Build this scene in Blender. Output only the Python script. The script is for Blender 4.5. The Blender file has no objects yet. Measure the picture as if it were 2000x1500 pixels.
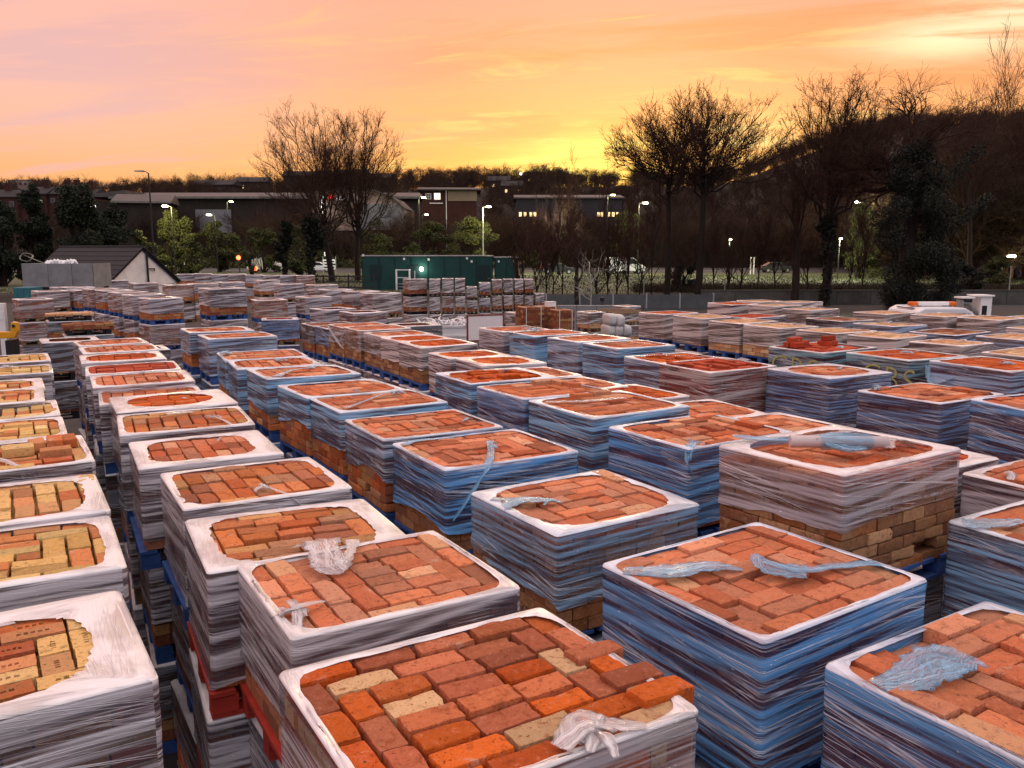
import bpy, bmesh, math, random
import numpy as np
from mathutils import Vector, Matrix, noise

# ---------------------------------------------------------------- camera, sky, sun, exposure
S = bpy.context.scene
COL = S.collection
cam = bpy.data.cameras.new('camera')
camo = bpy.data.objects.new('camera', cam)
COL.objects.link(camo)
camo.location = (0, 0, 3.5)
camo.rotation_euler = (math.radians(90 - 8.967), 0, 0)
cam.sensor_width = 36
cam.lens = 29.7
cam.clip_start = 0.05
cam.clip_end = 3000
S.camera = camo
S.view_settings.view_transform = 'Standard'
S.view_settings.look = 'None'
S.view_settings.gamma = 1
S.view_settings.use_curve_mapping = False
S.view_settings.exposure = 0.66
SUN_AZ = math.radians(7.5)       # to the right of +y
SUN_EL = math.radians(3.0)


def nd(nt, typ, x=0, y=0, **kw):
    n = nt.nodes.new(typ)
    for k, v in kw.items():
        setattr(n, k, v)
    return n


def ramp(nt, fac, stops, interp='LINEAR'):
    r = nt.nodes.new('ShaderNodeValToRGB')
    r.color_ramp.interpolation = interp
    el = r.color_ramp.elements
    el[0].position, el[0].color = stops[0][0], (*stops[0][1], 1)
    el[1].position, el[1].color = stops[-1][0], (*stops[-1][1], 1)
    for p, c in stops[1:-1]:
        e = el.new(p)
        e.color = (*c, 1)
    nt.links.new(fac, r.inputs[0])
    return r.outputs[0]


def mth(nt, op, a, b=0.0, c=None, clamp=False):
    m = nt.nodes.new('ShaderNodeMath')
    m.operation = op
    m.use_clamp = clamp
    for i, v in enumerate((a, b, c)):
        if v is None:
            continue
        if hasattr(v, 'is_output'):
            nt.links.new(v, m.inputs[i])
        else:
            m.inputs[i].default_value = v
    return m.outputs[0]


def mrange(nt, v, a, b, c=0.0, d=1.0, smooth=True):
    m = nt.nodes.new('ShaderNodeMapRange')
    m.interpolation_type = 'SMOOTHSTEP' if smooth else 'LINEAR'
    nt.links.new(v, m.inputs[0])
    for i, x in enumerate((a, b, c, d)):
        m.inputs[i + 1].default_value = x
    return m.outputs[0]


def mixc(nt, fac, a, b, blend='MIX'):
    m = nt.nodes.new('ShaderNodeMix')
    m.data_type = 'RGBA'
    m.blend_type = blend
    m.clamp_factor = True
    for i, v in ((0, fac), (6, a), (7, b)):
        if hasattr(v, 'is_output'):
            nt.links.new(v, m.inputs[i])
        elif i == 0:
            m.inputs[0].default_value = v
        else:
            m.inputs[i].default_value = (*v, 1)
    return m.outputs[2]


def noisen(nt, vec, scale, detail=4.0, rough=0.55, dist=0.0):
    n = nt.nodes.new('ShaderNodeTexNoise')
    n.inputs['Scale'].default_value = scale
    n.inputs['Detail'].default_value = detail
    n.inputs['Roughness'].default_value = rough
    n.inputs['Distortion'].default_value = dist
    if vec is not None:
        nt.links.new(vec, n.inputs['Vector'])
    return n.outputs[0]


def vmul(nt, vec, s):
    m = nt.nodes.new('ShaderNodeVectorMath')
    m.operation = 'MULTIPLY'
    nt.links.new(vec, m.inputs[0])
    m.inputs[1].default_value = s
    return m.outputs[0]


def comb(nt, x, y, z):
    c = nt.nodes.new('ShaderNodeCombineXYZ')
    for i, v in enumerate((x, y, z)):
        if hasattr(v, 'is_output'):
            nt.links.new(v, c.inputs[i])
        else:
            c.inputs[i].default_value = v
    return c.outputs[0]


def sep(nt, v):
    s = nt.nodes.new('ShaderNodeSeparateXYZ')
    nt.links.new(v, s.inputs[0])
    return s.outputs


def build_world():
    w = bpy.data.worlds.new('World')
    S.world = w
    w.use_nodes = True
    nt = w.node_tree
    nt.nodes.clear()
    tc = nd(nt, 'ShaderNodeTexCoord')
    d = tc.outputs['Generated']
    dx, dy, dz = sep(nt, d)
    z = mth(nt, 'MAXIMUM', dz, 0.0)
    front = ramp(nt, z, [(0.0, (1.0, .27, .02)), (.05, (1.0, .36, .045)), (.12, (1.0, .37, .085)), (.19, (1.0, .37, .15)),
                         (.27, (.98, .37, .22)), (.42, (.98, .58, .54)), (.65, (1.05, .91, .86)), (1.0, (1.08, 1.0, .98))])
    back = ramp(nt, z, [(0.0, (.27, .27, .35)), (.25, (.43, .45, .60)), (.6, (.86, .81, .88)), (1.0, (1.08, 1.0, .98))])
    sd = (math.sin(SUN_AZ), math.cos(SUN_AZ), 0)
    dt = nd(nt, 'ShaderNodeVectorMath', operation='DOT_PRODUCT')
    nt.links.new(d, dt.inputs[0])
    dt.inputs[1].default_value = sd
    t = dt.outputs['Value']
    col = mixc(nt, mrange(nt, t, -.45, .6), back, front)
    # the sky turns pinker away from the sunset
    pk = mth(nt, 'MULTIPLY', mrange(nt, dx, -.02, -.50), mrange(nt, z, .02, .16))
    col = mixc(nt, mth(nt, 'MULTIPLY', pk, .75), col, (.93, .51, .44))
    # streaky cloud layer seen in perspective
    inv = mth(nt, 'DIVIDE', 1.0, mth(nt, 'ADD', z, .10))
    px = mth(nt, 'MULTIPLY', dx, inv)
    py = mth(nt, 'MULTIPLY', dy, inv)
    slant = mth(nt, 'ADD', py, mth(nt, 'MULTIPLY', px, .22))
    v1 = comb(nt, mth(nt, 'MULTIPLY', px, .55), mth(nt, 'MULTIPLY', slant, 1.5), 3.7)
    n1 = noisen(nt, v1, 1.0, 6, .58, .6)
    v2 = comb(nt, mth(nt, 'MULTIPLY', px, .8), mth(nt, 'MULTIPLY', slant, 2.6), 9.3)
    n2 = noisen(nt, v2, 1.3, 7, .62, .9)
    # darker lilac-orange cloud bodies
    veil = mrange(nt, n1, .46, .62)
    low = mixc(nt, mrange(nt, dx, -.5, .1), (.76, .42, .43), (.90, .28, .07))
    vf = mth(nt, 'MULTIPLY', veil, mrange(nt, z, .02, .12, .35, .80))
    vf = mth(nt, 'MULTIPLY', vf, mrange(nt, t, -.2, .5))
    col = mixc(nt, vf, col, low)
    # bright lit streaks
    br = mrange(nt, n2, .53, .66)
    near = mrange(nt, t, .80, .995)
    bf = mth(nt, 'MULTIPLY', br, mth(nt, 'MULTIPLY', near, .60))
    col = mixc(nt, bf, col, (1.0, .60, .16))
    # glow just above the hidden sun and a bright cloud break to the right of it
    for az, el, k, amt, c, fl in ((2.5, 4.9, 600, 1.3, (1.0, .86, .20), 2.6), (6.5, 5.8, 520, 1.3, (1.0, .80, .14), 2.6), (14.0, 6.6, 420, .8, (1.0, .74, .28), 2.6), (26.5, 12.0, 800, .9, (1.0, .92, .55), 6.0), (31, 13.2, 800, .85, (1.0, .90, .55), 6.0)):
        a, e = math.radians(az), math.radians(el)
        g = nd(nt, 'ShaderNodeVectorMath', operation='DOT_PRODUCT')
        # squash vertically so that the glow spreads sideways
        sq = nd(nt, 'ShaderNodeVectorMath', operation='MULTIPLY')
        nt.links.new(d, sq.inputs[0])
        sq.inputs[1].default_value = (1, 1, fl)
        nrm = nd(nt, 'ShaderNodeVectorMath', operation='NORMALIZE')
        nt.links.new(sq.outputs[0], nrm.inputs[0])
        q = Vector((math.cos(e) * math.sin(a), math.cos(e) * math.cos(a), math.sin(e) * fl)).normalized()
        nt.links.new(nrm.outputs[0], g.inputs[0])
        g.inputs[1].default_value = q
        gp = mth(nt, 'POWER', mth(nt, 'MAXIMUM', g.outputs['Value'], 0.0), k)
        gf = mth(nt, 'MULTIPLY', mth(nt, 'MULTIPLY', gp, amt), mrange(nt, n2, .36, .56, .15, 1.0))
        col = mixc(nt, gf, col, c)
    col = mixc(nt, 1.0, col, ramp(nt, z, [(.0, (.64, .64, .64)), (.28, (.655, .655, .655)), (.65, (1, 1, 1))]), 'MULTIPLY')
    sky = nd(nt, 'ShaderNodeTexSky')
    sky.sky_type = 'NISHITA'
    sky.sun_disc = False
    sky.sun_elevation = SUN_EL
    sky.sun_rotation = SUN_AZ
    b1 = nd(nt, 'ShaderNodeBackground')
    nt.links.new(sky.outputs[0], b1.inputs[0])
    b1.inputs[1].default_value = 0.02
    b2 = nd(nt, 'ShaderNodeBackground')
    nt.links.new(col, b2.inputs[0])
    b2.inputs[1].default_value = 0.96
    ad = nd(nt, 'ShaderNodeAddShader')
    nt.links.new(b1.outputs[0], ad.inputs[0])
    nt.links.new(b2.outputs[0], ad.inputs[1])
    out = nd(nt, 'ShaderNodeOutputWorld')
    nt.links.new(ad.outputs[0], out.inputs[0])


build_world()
sl = bpy.data.lights.new('sun', 'SUN')
sl.energy = 0.6
sl.angle = math.radians(12)
sl.color = (1.0, .72, .42)
so = bpy.data.objects.new('sun', sl)
COL.objects.link(so)
sdv = Vector((math.sin(SUN_AZ) * math.cos(SUN_EL), math.cos(SUN_AZ) * math.cos(SUN_EL), math.sin(SUN_EL)))
so.rotation_euler = sdv.to_track_quat('Z', 'Y').to_euler()

# ---------------------------------------------------------------- materials
MATS = {}


def newmat(name):
    m = bpy.data.materials.new(name)
    m.use_nodes = True
    nt = m.node_tree
    nt.nodes.clear()
    out = nd(nt, 'ShaderNodeOutputMaterial')
    p = nd(nt, 'ShaderNodeBsdfPrincipled')
    nt.links.new(p.outputs[0], out.inputs[0])
    MATS[name] = m
    return m, nt, p, out


def bump(nt, p, h, strength=.5, dist=.01):
    b = nd(nt, 'ShaderNodeBump')
    b.inputs['Strength'].default_value = strength
    b.inputs['Distance'].default_value = dist
    nt.links.new(h, b.inputs['Height'])
    nt.links.new(b.outputs[0], p.inputs['Normal'])


def simple(name, c, rough=.7, var=.25, scale=6.0, metal=0.0, bmp=.15, c2=None, spec=.4):
    m, nt, p, _ = newmat(name)
    tc = nd(nt, 'ShaderNodeTexCoord')
    oi = nd(nt, 'ShaderNodeObjectInfo')
    v = nd(nt, 'ShaderNodeVectorMath', operation='ADD')
    nt.links.new(tc.outputs['Object'], v.inputs[0])
    nt.links.new(vmul(nt, comb(nt, oi.outputs['Random'], oi.outputs['Random'], oi.outputs['Random']), (37, 51, 23)), v.inputs[1])
    n = noisen(nt, v.outputs[0], scale, 6, .65)
    d = tuple(x * (1 - var) for x in c)
    e = c2 or tuple(min(1, x * (1 + var)) for x in c)
    col = ramp(nt, n, [(.3, d), (.7, e)])
    nt.links.new(col, p.inputs['Base Color'])
    p.inputs['Roughness'].default_value = rough
    p.inputs['Metallic'].default_value = metal
    p.inputs['Specular IOR Level'].default_value = spec
    if bmp:
        bump(nt, p, noisen(nt, v.outputs[0], scale * 6, 4), bmp, .02)
    return m


def emit(name, c, s):
    m, nt, p, _ = newmat(name)
    p.inputs['Base Color'].default_value = (*c, 1)
    p.inputs['Emission Color'].default_value = (*c, 1)
    p.inputs['Emission Strength'].default_value = s
    return m


PAL = {
    'orange': [(.50, .155, .075), (.56, .20, .105), (.44, .115, .05), (.60, .25, .14), (.53, .175, .08), (.38, .13, .07), (.60, .32, .19), (.46, .20, .12)],
    'vivid': [(.50, .10, .025), (.56, .125, .03), (.44, .085, .025), (.52, .14, .05), (.40, .08, .03)],
    'mixed': [(.50, .10, .025), (.46, .16, .085), (.54, .36, .20), (.34, .11, .06), (.55, .13, .035), (.50, .22, .13), (.52, .12, .03), (.47, .10, .03), (.46, .15, .07), (.42, .13, .07), (.55, .15, .05)],
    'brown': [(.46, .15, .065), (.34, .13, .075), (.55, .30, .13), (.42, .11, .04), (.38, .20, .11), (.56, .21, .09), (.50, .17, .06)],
    'salmon': [(.56, .21, .115), (.52, .17, .085), (.60, .27, .16), (.62, .34, .19), (.44, .14, .07), (.55, .20, .10), (.50, .24, .15), (.40, .17, .10)],
    'yellow': [(.62, .42, .16), (.56, .34, .12), (.64, .46, .20), (.50, .19, .08), (.60, .38, .15), (.58, .28, .13), (.66, .50, .24)],
    'yellowmix': [(.60, .39, .16), (.48, .15, .06), (.55, .25, .12), (.62, .42, .19), (.42, .11, .05), (.58, .32, .15)],
    'tan': [(.58, .38, .22), (.62, .43, .26), (.55, .34, .19), (.57, .29, .16)],
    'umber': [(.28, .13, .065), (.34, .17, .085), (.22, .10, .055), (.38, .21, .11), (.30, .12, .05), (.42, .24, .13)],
    'red': [(.42, .07, .035), (.36, .06, .03), (.48, .10, .05), (.40, .085, .045)],
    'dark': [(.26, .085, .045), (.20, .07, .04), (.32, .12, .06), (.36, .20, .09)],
}


def brickmat(pal, island):
    key = 'brick_' + pal + ('_pile' if island else '')
    if key in MATS:
        return MATS[key]
    m, nt, p, _ = newmat(key)
    tc = nd(nt, 'ShaderNodeTexCoord')
    if island:
        r = nd(nt, 'ShaderNodeNewGeometry').outputs['Random Per Island']
    else:
        r = nd(nt, 'ShaderNodeObjectInfo').outputs['Random']
    cs = PAL[pal]
    col = ramp(nt, r, [(i / len(cs), c) for i, c in enumerate(cs)], 'CONSTANT')
    off = vmul(nt, comb(nt, r, r, r), (91, 57, 33))
    v = nd(nt, 'ShaderNodeVectorMath', operation='ADD')
    nt.links.new(tc.outputs['Object'], v.inputs[0])
    nt.links.new(off, v.inputs[1])
    v = v.outputs[0]
    r2 = mth(nt, 'FRACT', mth(nt, 'MULTIPLY', r, 17.31))
    hs = nd(nt, 'ShaderNodeHueSaturation')
    nt.links.new(col, hs.inputs['Color'])
    nt.links.new(mrange(nt, r2, 0, 1, .74, 1.32, False), hs.inputs['Value'])
    hs.inputs['Saturation'].default_value = 1.04
    col = hs.outputs[0]
    big = noisen(nt, v, 13, 6, .62, .3)
    col = mixc(nt, mrange(nt, big, .52, .72, 0, .55), col, tuple(x * .42 for x in cs[0]))
    lime = noisen(nt, v, 8, 7, .7, .5)
    col = mixc(nt, mth(nt, 'MULTIPLY', mrange(nt, lime, .55, .75), mrange(nt, r2, .2, 1, .08, .8)), col, (.60, .47, .37))
    soot = noisen(nt, v, 17, 8, .75, 1.0)
    col = mixc(nt, mth(nt, 'MULTIPLY', mrange(nt, soot, .63, .72), mrange(nt, r2, .5, 1, .0, .75)), col, (.05, .04, .035))
    mid = noisen(nt, v, 34, 5, .7, .4)
    col = mixc(nt, mrange(nt, mid, .53, .68, 0, .75), col, tuple(x * .45 for x in cs[0]))
    col = mixc(nt, mrange(nt, mid, .46, .30, 0, .45), col, tuple(min(1, x * 1.35 + .05) for x in cs[1]))
    grit = noisen(nt, v, 120, 4, .65)
    col = mixc(nt, mrange(nt, grit, .56, .70, 0, .6), col, tuple(x * .35 for x in cs[0]))
    pit = mrange(nt, noisen(nt, v, 62, 3, .6, .6), .66, .73)
    col = mixc(nt, mth(nt, 'MULTIPLY', pit, .75), col, tuple(x * .18 for x in cs[0]))
    nt.links.new(col, p.inputs['Base Color'])
    p.inputs['Roughness'].default_value = .9
    p.inputs['Specular IOR Level'].default_value = .25
    h = mth(nt, 'ADD', mth(nt, 'MULTIPLY', big, 1.0), mth(nt, 'MULTIPLY', grit, .5))
    h = mth(nt, 'SUBTRACT', h, mth(nt, 'MULTIPLY', pit, .5))
    bump(nt, p, h, .9, .012)
    return m


def filmmat(clear, tail=False):
    """Stretch film; the colour of the film comes from the object's own colour."""
    key = 'film_tail' if tail else ('film_clear' if clear else 'film_dense')
    if key in MATS:
        return MATS[key]
    m, nt, p, out = newmat(key)
    uv = nd(nt, 'ShaderNodeUVMap')
    uv.uv_map = 'UVMap'
    oi = nd(nt, 'ShaderNodeObjectInfo')
    u, v, _ = sep(nt, uv.outputs[0])
    rr = mth(nt, 'MULTIPLY', oi.outputs['Random'], 40)
    lip = mth(nt, 'LESS_THAN', v, 0.0)
    wob = noisen(nt, comb(nt, u, v, rr), 1.3, 2)
    v_b = mth(nt, 'ADD', v, mth(nt, 'MULTIPLY', wob, .03))
    kk = 2.2 if tail else 1.0
    f1 = noisen(nt, comb(nt, mth(nt, 'MULTIPLY', u, .26 * kk), mth(nt, 'MULTIPLY', v_b, 60 * kk), rr), 1.0, 1.3, .5)
    v_c = mth(nt, 'ADD', v_b, mth(nt, 'MULTIPLY', u, .11))
    f2 = noisen(nt, comb(nt, mth(nt, 'MULTIPLY', u, .34 * kk), mth(nt, 'MULTIPLY', v_c, 13 * kk), mth(nt, 'ADD', rr, 7)), 1.0, 2.5, .6)
    v_d = mth(nt, 'SUBTRACT', v_b, mth(nt, 'MULTIPLY', u, .15))
    f3 = noisen(nt, comb(nt, mth(nt, 'MULTIPLY', u, .22 * kk), mth(nt, 'MULTIPLY', v_d, 32 * kk), mth(nt, 'ADD', rr, 13)), 1.0, 1.3, .5)
    f4 = noisen(nt, comb(nt, mth(nt, 'MULTIPLY', u, 2.4), mth(nt, 'MULTIPLY', v, 5), mth(nt, 'ADD', rr, 3)), 1.0, 4, .6)
    f5 = noisen(nt, comb(nt, mth(nt, 'MULTIPLY', u, 28), mth(nt, 'MULTIPLY', v_b, 75), rr), 1.0, 2, .5)

    def ridge(f, w0, w1):
        return mrange(nt, mth(nt, 'ABSOLUTE', mth(nt, 'SUBTRACT', f, .5)), w0, w1, 1.0, 0.0)
    # thin stretched creases with painted highlights and glints, gathered where the film is tight
    crease_shine = mth(nt, 'MAXIMUM', ridge(f1, .005, .026), mth(nt, 'MULTIPLY', ridge(f3, .005, .024), .9))
    crease_shine = mth(nt, 'MULTIPLY', crease_shine, mrange(nt, f4, .40, .60, .10, 1.0))
    glint = mth(nt, 'MULTIPLY', mrange(nt, f5, .68, .74), mrange(nt, f2, .50, .62))
    crease_shine = mth(nt, 'MAXIMUM', crease_shine, glint)
    fb = mth(nt, 'ADD', mth(nt, 'MULTIPLY', f2, .62), mth(nt, 'MULTIPLY', f1, .38))
    band = mrange(nt, fb, .42, .60)
    tint = oi.outputs['Color']
    lo = mixc(nt, 1.0, tint, (.09, .09, .13), 'MULTIPLY')  # dark bands: shade contrast painted into the film colour
    mid = mixc(nt, .08, tint, (.84, .89, .96))
    hi = mixc(nt, .70, tint, (.95, .97, 1.0))  # pale highlight colour painted along the creases
    side = mixc(nt, band, lo, mid)
    side = mixc(nt, mth(nt, 'MULTIPLY', crease_shine, .95), side, hi)
    lipc = mixc(nt, .72, tint, (.93, .92, .93))
    lipc = mixc(nt, mrange(nt, f4, .50, .75, 0, .30), lipc, tint)
    if tail:
        side = mixc(nt, crease_shine, mixc(nt, band, mixc(nt, 1.0, tint, (.75, .75, .78), 'MULTIPLY'), tint), mixc(nt, .5, tint, (.95, .97, 1.0)))
        nt.links.new(side, p.inputs['Base Color'])
    else:
        nt.links.new(mixc(nt, lip, side, lipc), p.inputs['Base Color'])
    nt.links.new(mth(nt, 'ADD', mth(nt, 'MULTIPLY', lip, .12), .16), p.inputs['Roughness'])
    p.inputs['Specular IOR Level'].default_value = .75
    hgt_ = mth(nt, 'ADD', mth(nt, 'MULTIPLY', f2, .9), mth(nt, 'MULTIPLY', f1, .45))
    hgt_ = mth(nt, 'ADD', hgt_, mth(nt, 'MULTIPLY', crease_shine, .22))
    bump(nt, p, hgt_, .8, .012)
    if tail:
        a = mth(nt, 'MAXIMUM', mrange(nt, fb, .40, .62, .22, .70), mth(nt, 'MULTIPLY', crease_shine, .9))
    else:
        a_side = mth(nt, 'MAXIMUM', mrange(nt, fb, .40, .62, .30 if clear else .60, .66 if clear else .90), mth(nt, 'MULTIPLY', crease_shine, .95))
        al = nd(nt, 'ShaderNodeMix')
        nt.links.new(lip, al.inputs[0])
        nt.links.new(a_side, al.inputs[2])
        nt.links.new(mth(nt, 'MAXIMUM', mrange(nt, f4, .44, .66, .97, .62), crease_shine), al.inputs[3])
        a = al.outputs[0]
    nt.links.new(a, p.inputs['Alpha'])
    return m


M_ = {}
M_['grit'] = simple('yard_ground', (.022, .021, .022), .75, .5, 1.3, bmp=.4)
M_['dirt'] = simple('dark_soil', (.020, .015, .010), .95, .5, .25)
M_['grass'] = simple('grass_ground', (.065, .075, .038), .95, .45, .6)
M_['road'] = simple('asphalt', (.05, .05, .052), .85, .25, .8)
M_['paint'] = simple('road_paint', (.55, .55, .52), .7, .15, 3)
M_['conc'] = simple('concrete', (.17, .165, .15), .9, .3, 1.2)
M_['wallconc'] = simple('dark_wall_concrete', (.085, .083, .074), .9, .35, 1.2)
M_['sackwhite'] = simple('dull_white_sack', (.50, .50, .50), .6, .2, 5)
M_['conc2'] = simple('grey_panel', (.20, .205, .215), .7, .25, 2.0)
M_['bluewood'] = simple('blue_pallet_wood', (.03, .09, .30), .75, .35, 6)
M_['brownwood'] = simple('brown_pallet_wood', (.20, .13, .075), .85, .35, 8)
M_['redwood'] = simple('red_pallet_wood', (.42, .035, .02), .7, .3, 6)
M_['black'] = simple('black_paint', (.012, .012, .014), .45, .3, 5)
M_['filler'] = simple('stack_core', (.045, .028, .02), .95, .3, 5)
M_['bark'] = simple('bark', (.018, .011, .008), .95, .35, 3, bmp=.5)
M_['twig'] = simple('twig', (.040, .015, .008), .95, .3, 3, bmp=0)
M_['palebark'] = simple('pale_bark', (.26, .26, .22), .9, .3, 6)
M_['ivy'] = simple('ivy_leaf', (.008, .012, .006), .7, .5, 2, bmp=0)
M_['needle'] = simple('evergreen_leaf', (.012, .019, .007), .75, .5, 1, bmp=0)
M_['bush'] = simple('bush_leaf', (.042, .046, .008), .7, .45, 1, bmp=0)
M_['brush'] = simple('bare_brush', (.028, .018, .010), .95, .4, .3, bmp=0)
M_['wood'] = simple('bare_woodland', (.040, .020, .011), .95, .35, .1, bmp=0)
M_['green'] = simple('dark_green_paint', (.003, .045, .040), .45, .2, 2.0, bmp=.05)
M_['green2'] = simple('dark_green_trim', (.002, .020, .020), .45, .2, 2.0, bmp=.05)
M_['white'] = simple('white_paint', (.78, .78, .77), .4, .08, 3, bmp=.03)
M_['render'] = simple('cream_render', (.84, .77, .70), .85, .16, 1.4)
M_['slate'] = simple('dark_roof_tile', (.016, .016, .019), .8, .35, 3)
M_['roofgrey'] = simple('grey_roof_sheet', (.075, .068, .066), .7, .2, .4)
M_['wallbrown'] = simple('brown_wall', (.026, .020, .016), .9, .25, .5)
M_['wallpale'] = simple('pale_cladding', (.36, .27, .23), .8, .12, .6)
M_['wallpurple'] = simple('purple_grey_cladding', (.022, .019, .027), .7, .2, .4)
M_['redbrick'] = simple('dark_red_brickwork', (.045, .014, .010), .9, .3, .6)
M_['cream'] = simple('cream_panel', (.22, .17, .11), .8, .2, .5)
M_['glass'] = simple('dark_glass', (.02, .022, .026), .08, .2, 1, bmp=0, spec=.8)
M_['tyre'] = simple('tyre_rubber', (.015, .015, .015), .8, .2, 8)
M_['chrome'] = simple('bare_metal', (.5, .5, .5), .35, .2, 5, metal=.9)
M_['carwhite'] = simple('white_car_paint', (.72, .74, .78), .25, .05, 1, bmp=0, spec=.6)
M_['cardark'] = simple('dark_car_paint', (.03, .03, .035), .25, .1, 1, bmp=0, spec=.6)
M_['yellow'] = simple('yellow_paint', (.72, .33, .012), .4, .15, 4)
M_['amber'] = simple('amber_lens', (.75, .14, .01), .25, .15, 4)
M_['teal'] = simple('teal_paint', (.03, .14, .17), .6, .2, 3)
M_['galv'] = simple('galvanised_steel', (.30, .31, .32), .55, .2, 3, metal=.3)
M_['poledark'] = simple('dark_pole', (.018, .017, .018), .6, .2, 3)
M_['scrap'] = simple('white_plastic_scrap', (.80, .80, .82), .45, .15, 6)
M_['redframe'] = simple('red_brown_frame', (.20, .03, .02), .5, .2, 3)
M_['board'] = simple('white_board', (.80, .74, .72), .5, .06, 2)
M_['card'] = simple('cardboard_tube', (.52, .46, .46), .7, .12, 5)
M_['spray'] = simple('yellow_spray_paint', (.38, .38, .14), .8, .35, 30, bmp=0)
M_['fence'] = simple('grey_fence_board', (.075, .082, .085), .85, .25, 1.5)
M_['strap'] = simple('white_strap', (.7, .69, .66), .5, .1, 4)
M_['lampwhite'] = emit('lamp_white', (1.0, .95, .78), 14)
M_['lampgreen'] = emit('lamp_green_white', (.92, 1.0, .45), 10)
M_['winlit'] = emit('lit_window', (1.0, .86, .62), 1.6)
M_['winwarm'] = emit('lit_warm_window', (1.0, .62, .25), 1.4)
M_['signred'] = emit('lit_red_sign', (.9, .05, .03), 1.2)
M_['signwhite'] = emit('lit_white_sign', (1.0, .97, .92), 1.5)
M_['tail'] = emit('red_lamp', (1.0, .10, .03), 5)


# ---------------------------------------------------------------- mesh helpers
class MB:
    def __init__(s):
        s.v = []
        s.f = []
        s.n = 0

    def add(s, vs, fs):
        b = s.n
        s.v.extend(vs)
        s.f.extend([tuple(b + i for i in f) for f in fs])
        s.n += len(vs)

    def box(s, c, d, M=None):
        x, y, z = d[0] / 2, d[1] / 2, d[2] / 2
        vs = [Vector((c[0] + i * x, c[1] + j * y, c[2] + k * z)) for i, j, k in
              ((-1, -1, -1), (1, -1, -1), (1, 1, -1), (-1, 1, -1), (-1, -1, 1), (1, -1, 1), (1, 1, 1), (-1, 1, 1))]
        if M is not None:
            vs = [M @ v for v in vs]
        s.add([tuple(v) for v in vs], [(0, 3, 2, 1), (4, 5, 6, 7), (0, 1, 5, 4), (1, 2, 6, 5), (2, 3, 7, 6), (3, 0, 4, 7)])
        return s

    def tube(s, pts, rs, n=8, cap=True):
        pts = [Vector(p) for p in pts]
        if not hasattr(rs, '__len__'):
            rs = [rs] * len(pts)
        vs = []
        up = Vector((0, 0, 1))
        for i, p in enumerate(pts):
            d = (pts[min(i + 1, len(pts) - 1)] - pts[max(i - 1, 0)])
            if d.length < 1e-9:
                d = up.copy()
            d.normalize()
            a = d.cross(up)
            if a.length < .05:
                a = d.cross(Vector((1, 0, 0)))
            a.normalize()
            b = d.cross(a)
            for k in range(n):
                t = 2 * math.pi * k / n
                vs.append(tuple(p + (a * math.cos(t) + b * math.sin(t)) * rs[i]))
        fs = []
        for i in range(len(pts) - 1):
            for k in range(n):
                fs.append((i * n + k, i * n + (k + 1) % n, (i + 1) * n + (k + 1) % n, (i + 1) * n + k))
        if cap:
            fs.append(tuple(range(n - 1, -1, -1)))
            fs.append(tuple((len(pts) - 1) * n + k for k in range(n)))
        s.add(vs, fs)
        return s

    def prism(s, poly, axis, a, b):
        """poly of 2-D points extruded along axis ('x': poly is (y,z); 'y': poly is (x,z); 'z': poly is (x,y))"""
        def P(q, t):
            return (t, q[0], q[1]) if axis == 'x' else (q[0], t, q[1]) if axis == 'y' else (q[0], q[1], t)
        n = len(poly)
        vs = [P(q, a) for q in poly] + [P(q, b) for q in poly]
        fs = [tuple(range(n - 1, -1, -1)), tuple(range(n, 2 * n))]
        fs += [(i, (i + 1) % n, n + (i + 1) % n, n + i) for i in range(n)]
        s.add(vs, fs)
        return s

    def xf(s, M):
        s.v = [tuple(M @ Vector(v)) for v in s.v]
        return s

    def mesh(s, name, smooth=False, fix=True):
        me = bpy.data.meshes.new(name)
        me.from_pydata(s.v, [], s.f)
        if fix:
            bm = bmesh.new()
            bm.from_mesh(me)
            bmesh.ops.recalc_face_normals(bm, faces=bm.faces)
            bm.to_mesh(me)
            bm.free()
        if smooth:
            me.shade_smooth()
        me.update()
        return me

    def build(s, name, mat, parent=None, smooth=False, bevel=0.0):
        me = s.mesh(name, smooth)
        if bevel:
            bm = bmesh.new()
            bm.from_mesh(me)
            bmesh.ops.bevel(bm, geom=list(bm.edges), offset=bevel, segments=2, affect='EDGES', profile=.6)
            bm.to_mesh(me)
            bm.free()
        return link(name, me, mat, parent)


def link(name, me, mat=None, parent=None):
    o = bpy.data.objects.new(name, me)
    COL.objects.link(o)
    if mat is not None:
        mm = M_.get(mat, mat) if isinstance(mat, str) else mat
        if not me.materials:
            me.materials.append(mm)
    if parent is not None:
        o.parent = parent
    return o


def tag(o, label, cat, group=None):
    o['label'] = label
    o['category'] = cat
    if group:
        o['group'] = group
    return o


def thing(name, label, cat, loc=(0, 0, 0), rz=0.0, group=None):
    o = bpy.data.objects.new(name, None)
    o.empty_display_size = .1
    COL.objects.link(o)
    o.location = loc
    o.rotation_euler = (0, 0, rz)
    return tag(o, label, cat, group)


def structure(o):
    o['kind'] = 'structure'
    return o


def stuff(o):
    o['kind'] = 'stuff'
    return o


def np_mesh(name, V, F, smooth=False):
    me = bpy.data.meshes.new(name)
    V = np.asarray(V, np.float32)
    F = np.asarray(F, np.int32)
    me.vertices.add(len(V))
    me.vertices.foreach_set('co', V.ravel())
    k = F.shape[1]
    me.loops.add(F.size)
    me.loops.foreach_set('vertex_index', F.ravel())
    me.polygons.add(len(F))
    me.polygons.foreach_set('loop_start', np.arange(0, F.size, k, dtype=np.int32))
    me.polygons.foreach_set('loop_total', np.full(len(F), k, np.int32))
    me.update(calc_edges=True)
    if smooth:
        me.shade_smooth()
    return me


FPX, PITCH = 1650.0, math.radians(8.967)


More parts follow.
